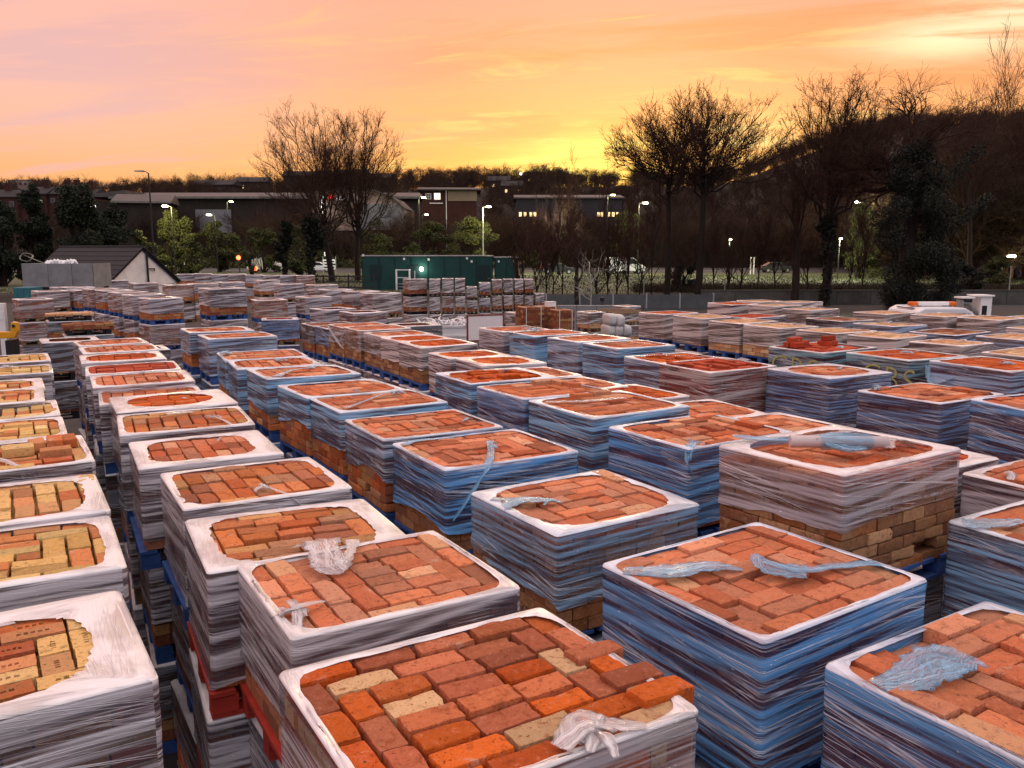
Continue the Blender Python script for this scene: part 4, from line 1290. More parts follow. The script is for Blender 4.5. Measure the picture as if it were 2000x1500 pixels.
# lower layers that show between the stacks: (stack, layer), film, brick colour, base, label
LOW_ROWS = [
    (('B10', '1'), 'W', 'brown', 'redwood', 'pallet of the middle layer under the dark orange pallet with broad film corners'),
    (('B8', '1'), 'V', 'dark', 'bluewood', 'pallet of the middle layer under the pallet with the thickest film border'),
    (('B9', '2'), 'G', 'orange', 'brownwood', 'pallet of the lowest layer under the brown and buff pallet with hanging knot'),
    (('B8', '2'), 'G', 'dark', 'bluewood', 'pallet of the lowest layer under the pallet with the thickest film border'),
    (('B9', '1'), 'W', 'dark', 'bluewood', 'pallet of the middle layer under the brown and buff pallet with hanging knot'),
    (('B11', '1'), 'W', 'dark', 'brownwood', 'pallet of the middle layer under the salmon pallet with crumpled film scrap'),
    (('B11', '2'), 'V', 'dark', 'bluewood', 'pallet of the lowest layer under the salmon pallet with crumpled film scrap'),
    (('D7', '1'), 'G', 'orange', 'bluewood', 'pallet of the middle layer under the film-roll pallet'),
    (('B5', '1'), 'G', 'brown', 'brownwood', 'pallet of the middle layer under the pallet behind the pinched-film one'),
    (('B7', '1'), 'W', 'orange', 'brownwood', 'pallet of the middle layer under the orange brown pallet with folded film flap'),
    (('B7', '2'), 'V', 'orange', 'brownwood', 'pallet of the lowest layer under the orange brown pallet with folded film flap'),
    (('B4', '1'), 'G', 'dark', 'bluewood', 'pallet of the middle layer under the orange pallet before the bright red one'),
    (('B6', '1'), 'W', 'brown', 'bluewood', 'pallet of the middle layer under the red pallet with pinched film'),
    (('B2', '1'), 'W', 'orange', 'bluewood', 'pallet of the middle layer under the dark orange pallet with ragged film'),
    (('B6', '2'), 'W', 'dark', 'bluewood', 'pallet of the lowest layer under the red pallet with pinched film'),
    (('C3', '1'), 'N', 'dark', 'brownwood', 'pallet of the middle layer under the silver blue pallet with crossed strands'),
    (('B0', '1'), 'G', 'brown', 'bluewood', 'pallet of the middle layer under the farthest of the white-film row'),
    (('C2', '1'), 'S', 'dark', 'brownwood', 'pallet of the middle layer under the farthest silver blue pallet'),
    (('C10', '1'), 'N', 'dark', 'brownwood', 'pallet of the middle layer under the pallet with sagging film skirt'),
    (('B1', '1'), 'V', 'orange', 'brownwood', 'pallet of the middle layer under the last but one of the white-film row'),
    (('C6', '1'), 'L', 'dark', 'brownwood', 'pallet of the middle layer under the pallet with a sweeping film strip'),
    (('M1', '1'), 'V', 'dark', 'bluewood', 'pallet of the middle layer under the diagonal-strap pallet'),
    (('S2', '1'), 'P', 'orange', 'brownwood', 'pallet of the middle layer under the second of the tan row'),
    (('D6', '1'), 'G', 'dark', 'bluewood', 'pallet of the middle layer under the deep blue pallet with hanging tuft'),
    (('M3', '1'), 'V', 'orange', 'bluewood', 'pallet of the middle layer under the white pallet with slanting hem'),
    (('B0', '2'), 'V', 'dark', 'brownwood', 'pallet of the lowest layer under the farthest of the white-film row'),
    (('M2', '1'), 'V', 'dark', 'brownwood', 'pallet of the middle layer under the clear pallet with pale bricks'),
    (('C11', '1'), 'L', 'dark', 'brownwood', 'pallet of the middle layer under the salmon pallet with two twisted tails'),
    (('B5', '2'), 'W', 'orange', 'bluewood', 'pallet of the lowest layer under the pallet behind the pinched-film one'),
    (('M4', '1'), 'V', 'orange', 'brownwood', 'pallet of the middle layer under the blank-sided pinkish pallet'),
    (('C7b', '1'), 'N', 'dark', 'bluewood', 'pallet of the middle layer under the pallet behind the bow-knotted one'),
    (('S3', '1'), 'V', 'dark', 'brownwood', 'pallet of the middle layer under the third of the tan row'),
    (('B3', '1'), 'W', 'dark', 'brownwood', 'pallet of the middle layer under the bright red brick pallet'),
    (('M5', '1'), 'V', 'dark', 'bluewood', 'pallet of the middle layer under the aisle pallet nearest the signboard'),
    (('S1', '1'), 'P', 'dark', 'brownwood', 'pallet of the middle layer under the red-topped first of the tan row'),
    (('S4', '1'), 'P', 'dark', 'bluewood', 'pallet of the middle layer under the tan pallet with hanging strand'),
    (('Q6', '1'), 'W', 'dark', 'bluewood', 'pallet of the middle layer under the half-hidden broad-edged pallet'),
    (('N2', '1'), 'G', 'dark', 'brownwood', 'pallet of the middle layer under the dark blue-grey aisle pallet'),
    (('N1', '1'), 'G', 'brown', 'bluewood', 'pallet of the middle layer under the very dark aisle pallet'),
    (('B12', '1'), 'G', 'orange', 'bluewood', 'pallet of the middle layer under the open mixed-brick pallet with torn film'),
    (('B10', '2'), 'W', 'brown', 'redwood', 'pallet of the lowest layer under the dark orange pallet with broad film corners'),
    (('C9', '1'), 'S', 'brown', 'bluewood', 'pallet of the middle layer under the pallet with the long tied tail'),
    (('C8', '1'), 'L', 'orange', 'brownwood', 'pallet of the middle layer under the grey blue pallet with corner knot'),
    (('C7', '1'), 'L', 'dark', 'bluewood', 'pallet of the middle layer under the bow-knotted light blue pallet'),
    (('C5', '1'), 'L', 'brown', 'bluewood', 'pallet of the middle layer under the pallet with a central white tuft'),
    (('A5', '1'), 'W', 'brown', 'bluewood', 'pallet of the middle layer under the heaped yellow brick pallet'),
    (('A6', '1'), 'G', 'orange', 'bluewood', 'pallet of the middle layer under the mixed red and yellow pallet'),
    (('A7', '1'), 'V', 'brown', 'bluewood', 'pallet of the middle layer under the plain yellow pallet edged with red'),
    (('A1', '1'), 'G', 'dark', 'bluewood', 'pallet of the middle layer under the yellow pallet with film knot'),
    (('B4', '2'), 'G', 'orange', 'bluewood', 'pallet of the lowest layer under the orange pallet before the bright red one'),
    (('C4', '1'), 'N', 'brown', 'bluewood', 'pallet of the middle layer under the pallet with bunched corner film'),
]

# ---------------------------------------------------------------- lower layers and the stacks beyond
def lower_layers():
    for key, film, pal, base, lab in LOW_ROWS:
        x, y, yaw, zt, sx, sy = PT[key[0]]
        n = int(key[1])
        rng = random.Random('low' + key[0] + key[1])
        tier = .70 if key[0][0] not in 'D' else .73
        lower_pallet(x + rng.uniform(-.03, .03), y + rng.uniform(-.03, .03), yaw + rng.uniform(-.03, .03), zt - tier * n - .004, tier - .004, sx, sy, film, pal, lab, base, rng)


ORD = ['first', 'second', 'third', 'fourth', 'fifth', 'sixth', 'seventh', 'eighth', 'ninth', 'tenth', 'eleventh', 'twelfth']
LAYER = ['top', 'middle', 'bottom']


def tower(x, y, yaw, zt, tier, n, sx, sy, film, pal, base, seed, labels):
    rng = random.Random(seed)
    zt += rng.uniform(-.05, .05) if seed < 180 else 0
    for i in range(n):
        lower_pallet(x + rng.uniform(-.02, .02), y + rng.uniform(-.02, .02), yaw + rng.uniform(-.02, .02), zt - tier * i - .003 * i, tier - .006, sx * (rng.uniform(.90, .98) if sx > .6 else .93), sy * rng.uniform(.90, .98),
                     film[i] if isinstance(film, (list, tuple)) else film, pal, labels[i], base, rng)


def onp(px, py, zt):
    d = 1650 * (3.5 - zt) / (py - 490)
    p = at(px, py, d)
    return p.x, p.y


def far_stacks():
    # the diagonal row of white stacks on the hut side
    for i in range(8):
        f = i / 7
        tower(-16.5 + 6.5 * f, 31.5 - 7.4 * f, .76, 2.2, .73, 3, 1.0, .9, 'VWVVWVWV'[i], 'brown', 'bluewood', 100 + i,
              [f'{LAYER[k]} pallet of the {ORD[i]} tall white stack in the diagonal row by the hut' for k in range(3)])
    tower(-15.8, 29.05, .72, 2.14, .71, 3, 1.03, .9, 'P', 'brown', 'brownwood', 120, [f'{LAYER[k]} pallet of the brown-sided stack under the grey bin' for k in range(3)])
    tower(-14.7, 26.0, .72, 2.08, .69, 3, 1.0, .9, 'V', 'brown', 'brownwood', 121, [f'{LAYER[k]} pallet of the lilac stack beside the yellow loader' for k in range(3)])
    tower(-7.81, 22.9, .68, 2.5, .83, 3, 1.02, .9, ['W', 'P', 'W'], 'dark', 'bluewood', 122, [f'{LAYER[k]} pallet of the tallest brown stack on a dark blue base' for k in range(3)])
    tower(-7.55, 26.4, .48, 2.04, .68, 2, 1.0, .87, 'P', 'brown', 'bluewood', 123, [f'{LAYER[k]} brown pallet of the stack behind the navy one' for k in range(2)])
    tower(-6.3, 26.9, .62, 2.02, .68, 2, .9, .88, 'W', 'brown', 'bluewood', 124, [f'{LAYER[k]} pallet of the stack with slatted white film top beside the brown one' for k in range(2)])
    tower(-6.75, 24.6, .30, 1.50, .74, 2, 1.06, .9, ['N', 'N'], 'vivid', 'brownwood', 125, [f'{LAYER[k]} navy blue pallet on bare orange bricks in the middle of the yard' for k in range(2)])
    for i, (px, py, film, n) in enumerate(((212, 549, 'W', 2), (268, 553, 'P', 2), (335, 557, 'P', 2), (385, 556, 'P', 2), (440, 551, 'W', 2), (512, 549, 'P', 2), (556, 553, 'W', 2), (622, 557, 'P', 2))):
        x, y = onp(px, py, 2.2)
        tower(x, y + .6, .66, 2.2, .73, n, 1.0, .88, film, 'brown', 'brownwood', 140 + i, [f'{LAYER[k]} pallet of the {ORD[i]} stack from the hut in the second far row' for k in range(n)])
    for i in range(8):
        x, y = onp(357 + 33.5 * i, 534 + .4 * i, 2.2)
        tower(x, y + .5, .35, 2.2, .73, 2, 1.0, .88, 'P' if i % 2 else 'W', 'brown', 'brownwood', 160 + i, [f'{LAYER[k]} pallet of the {ORD[i]} stack from the hut in the farthest row' for k in range(2)])
    # dark, narrow packs three layers high
    for i, (px0, px1, top) in enumerate(((784, 836, 545), (837, 860, 545), (862, 886, 544), (888, 909, 544))):
        d = 36.5 + .1 * i
        k = 1650 / d
        z = 3.5 - (top - 490) / k
        tower((((px0 + px1) / 2) - 1000) / k, d + .45, .55 if i == 0 else .06, z, z / 3, 3, (px1 - px0) / k * (.80 if i == 0 else .97), .9 if i else .7, 'P', 'dark', 'black', 180 + i,
              [f'{LAYER[q]} pack of the {ORD[i]} column of the dark three-layer block by the steps' for q in range(3)])
    for i, (px0, px1, top) in enumerate(((911, 932, 560), (934, 957, 552), (960, 980, 546), (982, 1001, 545), (1003, 1021, 545), (1023, 1041, 545), (1043, 1062, 573))):
        d = 38.5 + .1 * i
        k = 1650 / d
        z = 3.5 - (top - 490) / k
        n = 3 if i < 6 else 2
        tower((((px0 + px1) / 2) - 1000) / k, d + .45, .08, z, z / n if i < 6 else .7, n, (px1 - px0) / k * .97, .9, 'P' if i != 1 else 'W', 'dark', 'black', 190 + i,
              [f'{LAYER[q]} pack of the {ORD[i]} column of the brown block behind the signboard' for q in range(n)])
    tower(-6.0, 28.9, .64, 2.2, .73, 2, 1.0, .86, 'W', 'brown', 'brownwood', 201, [f'{LAYER[k]} pallet of the pale narrow stack beside the container steps' for k in range(2)])
    tower(-4.75, 26.6, .63, 2.25, .75, 2, 1.0, .88, 'W', 'brown', 'brownwood', 202, [f'{LAYER[k]} pallet of the white stack next to the brown-sided one' for k in range(2)])
    tower(-3.95, 25.6, .68, 2.24, .74, 2, 1.0, .89, 'P', 'dark', 'brownwood', 203, [f'{LAYER[k]} pallet of the brown-sided stack in front of the green container' for k in range(2)])
    tower(-4.75, 22.5, .75, 1.98, .66, 2, 1.0, .89, 'V', 'dark', 'brownwood', 204, [f'{LAYER[k]} pallet of the greenish grey stack with a dark red top' for k in range(2)])
    tower(-3.75, 21.3, .62, 1.98, .66, 2, .95, .89, 'V', 'dark', 'brownwood', 205, [f'{LAYER[k]} pallet of the sagging grey-green stack next to the skip of scrap' for k in range(2)])
    tower(-2.35, 20.6, .45, 1.72, .6, 1, 1.1, .9, 'G', 'dark', 'black', 206, ['low black-filmed pallet with white hem before the white scrap bin'])
    # between the near rows and the diagonal row
    x, y = .75 * math.cos(.53) - 16.4 * math.sin(.53), .75 * math.sin(.53) + 16.4 * math.cos(.53)
    tower(x, y, .55, 1.98, .66, 2, .95, .87, 'G', 'dark', 'black', 207, [f'{LAYER[k]} dark grey pallet behind the end of the white-film row' for k in range(2)])
    x, y = -.15 * math.cos(.53) - 14.6 * math.sin(.53), -.15 * math.sin(.53) + 14.6 * math.cos(.53)
    tower(x, y, .50, 1.70, .6, 2, .95, .87, 'G', 'dark', 'black', 208, [f'{LAYER[k]} low grey pallet in the gap behind the yellow-topped row' for k in range(2)])
    x, y = 1.9 * math.cos(.53) - 16.8 * math.sin(.53), 1.9 * math.sin(.53) + 16.8 * math.cos(.53)
    tower(x, y, .52, 1.72, .6, 2, 1.0, .87, 'G', 'dark', 'black', 209, [f'{LAYER[k]} grey pallet with loose bricks between the white and blue rows' for k in range(2)])
    for i in range(6):
        u, v = 4.55, 10.3 + i * 1.05
        x, y = u * math.cos(.53) - v * math.sin(.53), u * math.sin(.53) + v * math.cos(.53)
        tower(x, y, .53, 1.36, .68, 1, 1.0, .87, 'G', 'dark', 'black', 220 + i, [f'{ORD[i]} low dark pallet along the aisle, counted from the rust-red one'])
    for i in range(4):
        u, v = 1.55, 9.0 + i * 1.0
    # small wrapped goods beyond the signboard
    for i, (px, py, d, zz, sx, film, lab) in enumerate(((1015, 612, 24, .62, .62, 'V', 'small grey wrapped pallet beside the dark red brick packs'), (1158, 611, 25, .6, .66, 'W', 'small white-topped pallet on bare timber bearers'),
                                                       (1228, 599, 27, .62, .66, 'W', 'white-capped pallet behind the timber boards'))):
        p = at(px, py, d)
        tower(p.x, p.y + .4, .5, p.z, zz, 2, sx, .7, film, 'tan', 'brownwood', 240 + i, [lab, lab.replace('pallet', 'pallet forming the layer below the one', 1)])


def packs():
    """unwrapped, strapped packs of dark red bricks"""
    for i, (px, py, d, sx, lab) in enumerate(((1035, 601, 23.0, .62, 'strapped pack of dark red bricks beside the grey wrapped pallet'), (1066, 600, 23.6, .55, 'strapped dark red brick pack carrying a small white box'),
                                              (1098, 607, 22.6, .52, 'outermost strapped pack of dark red bricks facing the concrete barrier'))):
        p = at(px, py, d)
        for q in range(2):
            t = thing('brick_pack', lab if q == 0 else lab.replace('strapped', 'lower'), 'brick pack', (p.x, p.y + .35, p.z - .80 * q), .35, 'dark red brick packs')
            rng = random.Random(300 + i * 2 + q)
            m = courses_mesh('bricks', sx, .6, 0, 10, rng)
            m.box((0, 0, -.34), (sx - .1, .5, .68))
            lay = top_layout(rng, sx - .02, .58)
            for cx, cy, ln, al in lay:
                m.box((cx, cy, -.03), (.098, ln - .012, .066) if al else (ln - .012, .098, .066))
            stuff(link('bricks', m.mesh('bricks', fix=False), brickmat('dark', True), t))
            for sx_ in (-.25, .25):
                s = MB()
                s.box((sx * sx_ * 1.4, 0, .006), (.02, .62, .004)).box((sx * sx_ * 1.4, -.309, -.35), (.02, .004, .72)).box((sx * sx_ * 1.4, .309, -.35), (.02, .004, .72))
                s.build('strap', 'strap', t)
            b = MB()
            for xx in (-sx * .4, 0, sx * .4):
                b.box((xx, 0, -.755), (.08, .6, .08))
            b.build('bearers', 'brownwood', t)
    p = at(1076, 591, 23.6)
    t = thing('white_box', 'small white box standing on the dark red brick pack', 'box', (p.x, p.y + .35, p.z - .02), .3)
    MB().box((0, 0, -.07), (.26, .24, .18)).build('carton', 'white', t, bevel=.006)
    MB().box((0, 0, .024), (.27, .25, .012)).build('lid', 'strap', t)
    # bare pallet with one course of buff bricks, and loose red ones, in front of the diagonal row
    for key, px, py, d, pal, n, lab in (('e1', 120, 613, 22.5, 'tan', 1, 'dark pallet with a single course of buff bricks before the brown-sided stack'), ('e2', 155, 634, 21.0, 'dark', 2, 'dark pallet with loose red bricks below the buff course')):
        p = at(px, py, d)
        rng = random.Random(key)
        t = thing('brick_pallet', lab, 'brick pallet', (p.x, p.y + .4, p.z), .55, GROUP)
        for k in range(n):
            for cx, cy, ln, al in top_layout(rng, 1.15, .85):
                put_brick(t, (cx, cy, -.033 - k * .07 + rng.gauss(0, .008)), ln, al, pal, 'lo', rng)
        b = link('pallet_base', base_simple('black'), None, t)
        b.location = (0, 0, -.07 * n)
        for q in range(3):
            lower_pallet(p.x, p.y + .4, .55, p.z - .07 * n - .135 - q * .55, .545, 1.1, .86, 'G', 'dark', f'{LAYER[q]} dark pallet stacked under the ' + ('buff brick course' if key == 'e1' else 'loose red bricks'), 'black', rng)


def white_bags():
    for i, (px, py, lab) in enumerate(((1193, 618, 'white sack on top of the sack pile beside the timber bearers'), (1209, 620, 'white sack with a fold next to the topmost one'), (1190, 640, 'lower white sack standing by the timber bearers'),
                                       (1206, 640, 'lower white sack in the middle of the sack pile'), (1222, 640, 'lower white sack next to the tan brick row'))):
        d = 22.5
        p = at(px, py, d)
        bm = bmesh.new()
        bmesh.ops.create_cube(bm, size=1)
        bmesh.ops.subdivide_edges(bm, edges=bm.edges[:], cuts=5, use_grid_fill=True)
        for v in bm.verts:
            q = v.co * 2
            r = (abs(q.x) ** 4 + abs(q.y) ** 4 + abs(q.z) ** 4) ** .25
            v.co = Vector((q.x / r * .125, q.y / r * .30, q.z / r * .16))
            v.co += Vector((1, 1, 1)) * noise.noise(v.co * 9 + Vector((i * 7, 0, 0))) * .02
        me = bpy.data.meshes.new('sack')
        bm.to_mesh(me)
        bm.free()
        me.shade_smooth()
        o = link('sack', me, 'sackwhite')
        o.location = (p.x, p.y + .3, p.z - .1)
        o.rotation_euler = (0, 0, .3)
        tag(o, lab, 'sack', 'white sacks beside the tan row')
    # timber lengths on top
    for i in range(4):
        p = at(1206 + i * 7, 607 + i * 1.5, 23.5)
        b = MB().box((0, 0, 0), (1.0, .14, .045)).build('timber_board', 'brownwood')
        b.location = (p.x, p.y + .5 - i * .15, p.z)
        b.rotation_euler = (0, .0, .25)
        tag(b, f'{ORD[i]} brown timber board of the small pile above the sacks, from the back', 'board', 'timber boards above the sacks')


def yard_things():
    # film roll lying on the film-wrapped pallet
    x, y, yaw, zt, sx, sy = PT['D7']
    t = thing('film_roll', 'cardboard tube with blue stretch film left lying on the clear-filmed pallet', 'film roll', (x - .02, y - .03, zt + .026), yaw - .62)
    MB().tube([(-.27, 0, .03), (.29, 0, .03)], .036, 18).build('tube', 'card', t, smooth=False)
    MB().tube([(.285, 0, .03), (.2905, 0, .03)], .028, 14).build('tube_bore', 'black', t)
    rng = random.Random(5)
    parts = [ribbon_mesh('', [(-.10, 0, .03), (.0, 0, .034), (.10, 0, .03), (.20, .0, .03)], [.044, .052, .050, .042], rng, 1.0, 26, 16, .22),
             ribbon_mesh('', [(-.1, .02, .05), (-.22, .05, .03), (-.38, .12, .015), (-.55, .22, .012)], [.05, .045, .04, .03], rng, .3),
             ribbon_mesh('', [(-.08, -.05, .03), (.02, -.09, .012), (.14, -.08, .012)], [.02, .05, .02], rng, .35)]
    for nm, q in zip(('film_winding', 'loose_film', 'loose_film'), parts):
        film_bits(nm, t, [q], (.24, .60, .90))
    # signboard
    p = at(948, 640, 17.6)
    t = thing('signboard', 'blank white board in a red-brown frame on two posts in the yard', 'signboard', (p.x, p.y, 0), .42)
    MB().box((0, 0, p.z), (.78, .03, .50)).build('panel', 'board', t)
    f = MB()
    for (c, d) in (((0, 0, p.z + .262), (.83, .045, .026)), ((0, 0, p.z - .262), (.83, .045, .026)), ((-.402, 0, p.z), (.026, .045, .498)), ((.402, 0, p.z), (.026, .045, .498))):
        f.box(c, d)
    f.build('frame', 'redframe', t)
    for s in (-.22, .12):
        MB().box((s, .045, p.z / 2 - .1), (.05, .04, p.z - .2)).build('post', 'galv', t)
    # white bulk bin with plastic strips
    p = at(868, 640, 26.5)
    t = thing('scrap_bin', 'white bulk bin heaped with strips of white plastic film', 'bin', (p.x, p.y + .5, 0), .08)
    W, D, H = 1.55, 1.1, p.z + .08
    for nm, c, d in (('side_panel', (0, -D / 2, H / 2), (W, .04, H)), ('side_panel', (0, D / 2, H / 2), (W, .04, H)), ('side_panel', (-W / 2 + .02, 0, H / 2), (.04, D - .05, H)), ('side_panel', (W / 2 - .02, 0, H / 2), (.04, D - .05, H))):
        MB().box(c, d).build(nm, 'white', t, bevel=.008)
    r = MB()
    for z in (H * .42, H * .72, H * .96):
        r.box((0, -D / 2 - .035, z), (W + .03, .03, .05))
    r.build('rib', 'white', t)
    rng = random.Random(8)
    V, F, UV = [], [], []
    for i in range(70):
        a = Vector((rng.uniform(-W / 2, W / 2), rng.uniform(-D / 2, D / 2), H - .05))
        b = a + Vector((rng.gauss(0, .2), rng.gauss(0, .2), rng.uniform(.05, .25)))
        c = b + Vector((rng.gauss(0, .2), rng.gauss(0, .2), rng.uniform(-.2, .1)))
        v, f, u = ribbon_mesh('', [a, b, c], [.03, .035, .02], rng, .25, 7, 5, .6)
        n = len(V)
        V += v
        F += [tuple(n + k for k in q) for q in f]
    o = stuff(link('plastic_strips', np_mesh('plastic_strips', V, F), 'scrap'))
    o.location = (p.x, p.y + .5, 0)
    o['label'] = 'heap of white plastic strips inside the white bin'
    # grey panel bin on a dark steel stand, with rubble sacks and a coil on top
    p = at(100, 515, 33)
    t = thing('panel_bin', 'grey three-panelled bin raised above the brown-sided stack, left of the hut roof'.replace(', left of', ' beside'), 'bin', (p.x, p.y + .4, 0), -.02)
    k = 33 / 1650
    W = 140 * k
    z0, z1 = p.z - 46 * k, p.z
    for i in range(3):
        w = (52, 47, 40)[i] * k
        x0 = -W / 2 + (0, 52, 99.5)[i] * k + w / 2
        MB().box((x0, 0, (z0 + z1) / 2), (w - .015, .06, z1 - z0)).build('panel', 'conc2', t, bevel=.01)
    MB().box((-W / 2 + .03, .75, (z0 + z1) / 2), (.06, 1.4, z1 - z0)).build('end_panel', 'conc2', t)
    MB().box((W / 2 - .03, .75, (z0 + z1) / 2), (.06, 1.4, z1 - z0)).build('end_panel', 'conc2', t)
    MB().box((0, .75, z0 + .1), (W - .13, 1.4, .06)).build('floor_plate', 'conc2', t)
    st = MB()
    for sx_ in (-.45, 0, .45):
        for yy in (.1, 1.3):
            st.box((sx_ * W, yy, z0 / 2), (.14, .14, z0 - .002))
    st.box((0, .1, z0 - .09), (W * .98, .12, .16)).box((0, .75, z0 * .45), (W * .96, 1.1, .1))
    st.build('stand', 'black', t)
    V, F = [], []
    for i in range(9):
        v, f, u = ribbon_mesh('', [(-.55 + i * .13, .2 + rng.uniform(-.1, .2), z1 - .05), (-.5 + i * .13, .3, z1 + rng.uniform(.05, .13)), (-.42 + i * .13, .35, z1 - .03)], [.06, .08, .06], rng, .8, 8, 7, .5)
        n = len(V)
        V += v
        F += [tuple(n + q for q in w) for w in f]
    o = link('plastic_sheet', np_mesh('plastic_sheet', V, F, True), 'scrap')
    o.location = (p.x, p.y + .4, 0)
    tag(o, 'crumpled white plastic sheet lying on top of the grey bin', 'plastic sheet')
    pts = [(-W / 2 - .05 + .28 * math.cos(a) * (1 - i * .004), .5 + .05 * math.sin(3 * a), z1 + .24 + .16 * math.sin(a)) for i, a in enumerate(np.linspace(0, 15, 60))]
    pts += [(-W / 2 + .5, .3, z1 + .1), (-W / 2 + .9, .2, z1 - .02)]
    o = MB().tube(pts, .016, 6).build('hose_coil', 'palebark', None, smooth=True)
    o.location = (p.x, p.y + .4, 0)
    tag(o, 'pale coiled hose propped on the corner of the grey bin', 'hose')
    # teal crate below the bin
    p = at(36, 562, 31)
    t = thing('teal_crate', 'dark teal steel crate standing below the grey bin', 'crate', (p.x, p.y + .6, 0), .1)
    h = p.z
    MB().box((0, 0, h / 2), (.66, .9, h)).build('crate_body', 'teal', t, bevel=.02)
    for i in range(3):
        MB().box((-.22 + .22 * i, -.462, h * .55), (.05, .02, h * .85)).build('rib', 'teal', t)
    # loader at the edge of the picture
    p = at(2, 655, 19.5)
    t = thing('yellow_loader', 'yellow loader arm with pivot hole showing at the picture edge', 'loader', (p.x, p.y, 0), .2)
    z = p.z
    MB().prism([(-1.2, -.10), (.12, -.06), (.20, .10), (.20, .30), (.08, .30), (.05, .08), (-1.2, .10)], 'y', -.08, .08).xf(Matrix.Translation((.18, 0, z))).build('lift_arm', 'yellow', t, bevel=.01)
    MB().tube([(.31, -.1, z + .22), (.31, .1, z + .22)], .035, 14).build('pivot_pin', 'black', t)
    MB().prism([(-2.2, .35), (-.55, .35), (-.35, .7), (-.35, 1.05), (-2.2, 1.05)], 'y', -.55, .55).build('body', 'yellow', t, bevel=.03)
    MB().prism([(-2.1, 1.05), (-.9, 1.05), (-1.05, 2.1), (-2.0, 2.1)], 'y', -.5, .5).build('cab', 'glass', t, bevel=.03)
    MB().box((-1.5, 0, 2.13), (1.1, 1.1, .07)).build('cab_roof', 'yellow', t, bevel=.02)
    for wx in (-1.9, -.55):
        for wy in (-.62, .62):
            w = MB().tube([(wx, wy - .13, .40), (wx, wy + .13, .40)], .40, 22).build('wheel', 'tyre', t)
            MB().tube([(wx, wy - .14, .40), (wx, wy + .14, .40)], .20, 16).build('rim', 'yellow', w)
    b = MB()
    b.box((.22, 0, z - .35), (.12, .5, .5)).box((.45, -.2, .2), (.6, .1, .05)).box((.45, .2, .2), (.6, .1, .05)).box((.2, 0, z / 2 - .25), (.1, .3, z - .55))
    b.build('carriage', 'black', t)
    p = at(3, 592, 26)
    o = MB().box((0, 0, p.z / 2), (.2, .14, p.z)).box((0, -.075, p.z * .8), (.12, .01, .25)).build('white_post', 'white', None, bevel=.01)
    o.location = (p.x, p.y, 0)
    tag(o, 'white square post at the picture edge above the loader', 'post')
    # low concrete barrier and dark sheet pile behind the red packs
    for i in range(5):
        p = at(1070 + i * 38, 597, 32)
        o = MB().prism([(-.32, 0), (.32, 0), (.2, .3), (.14, p.z), (-.14, p.z), (-.2, .3)], 'x', -.36, .36).build('concrete_barrier', 'conc2', None, bevel=.015)
        o.location = (p.x, p.y + .2, 0)
        tag(o, f'grey concrete barrier block, {ORD[i]} of the line behind the red brick packs', 'barrier', 'concrete barrier line')


def pickup():
    """white pick-up with an amber-ended light bar on its roof"""
    p = at(1845, 598, 22.3)
    t = thing('beacon_truck', 'white pick-up truck with white and amber light bar on its cab roof', 'truck', (p.x, p.y + .8, 0), .05)
    top = p.z - .05
    prof = [(-2.5, .45), (2.35, .45), (2.45, .75), (2.35, 1.0), (1.25, 1.12), (.75, top - .12), (.55, top), (-.55, top), (-.75, top - .1), (-.95, 1.12), (-2.5, 1.12)]
    # length runs across the view
    MB().prism(prof, 'y', -.80, .80).build('body', 'carwhite', t, bevel=.05)
    MB().prism([(.98, 1.14), (.70, top - .16), (.60, top - .14), (.60, 1.14)], 'y', -.806, -.80).build('side_window', 'glass', t)
    MB().prism([(.55, 1.14), (.55, top - .14), (-.55, top - .14), (-.68, 1.14)], 'y', -.806, -.80).build('side_window', 'glass', t)
    for wx in (1.5, -1.6):
        for wy in (-.72, .72):
            w = MB().tube([(wx, wy - .1, .36), (wx, wy + .1, .36)], .36, 20).build('wheel', 'tyre', t)
            MB().tube([(wx, wy - .11, .36), (wx, wy + .11, .36)], .2, 14).build('rim', 'galv', w)
    lb = MB().box((0, -.1, top + .075), (.86, .22, .10)).build('light_bar', 'white', t, bevel=.02)
    for s in (-1, 1):
        MB().box((s * .53, -.1, top + .075), (.20, .23, .11)).build('amber_beacon', 'amber', lb, bevel=.035)
        MB().box((s * .35, -.1, top + .012), (.06, .12, .03)).build('bracket', 'black', lb)
    MB().box((2.0, -.80, .85), (.25, .02, .14)).build('headlight', 'strap', t)
    for s in (-1, 1):
        MB().box((s * .66 - .02, -.0, top - .03), (.04, .9, .02)).build('roof_gutter', 'black', t)
    # site machine beside it
    p = at(1930, 580, 24.5)
    t = thing('site_machine', 'white upright machine with a dark opening and a pipe next to the beacon truck', 'machine', (p.x, p.y + .5, 0), .05)
    h = p.z
    MB().box((.12, 0, h / 2), (.34, .45, h)).build('casing', 'white', t, bevel=.03)
    MB().box((.06, -.235, h - .42), (.14, .02, .3)).build('opening', 'black', t)
    MB().box((.06, 0, h + .02), (.5, .6, .045)).build('top_plate', 'white', t, bevel=.008)
    MB().tube([(-.06, -.1, h - .55), (-.2, -.1, h - .35), (-.32, -.1, h - .2), (-.55, -.1, h - .16)], .06, 10).build('pipe', 'galv', t, smooth=True)
    MB().box((-.42, 0, h - .04), (.42, .4, .05)).build('shelf', 'white', t, bevel=.006)
    MB().box((-.55, 0, h / 2 - .05), (.06, .3, h - .12)).build('leg', 'galv', t)
    MB().box((-.42, -.1, h - .12), (.22, .2, .1)).build('motor', 'black', t, bevel=.02)


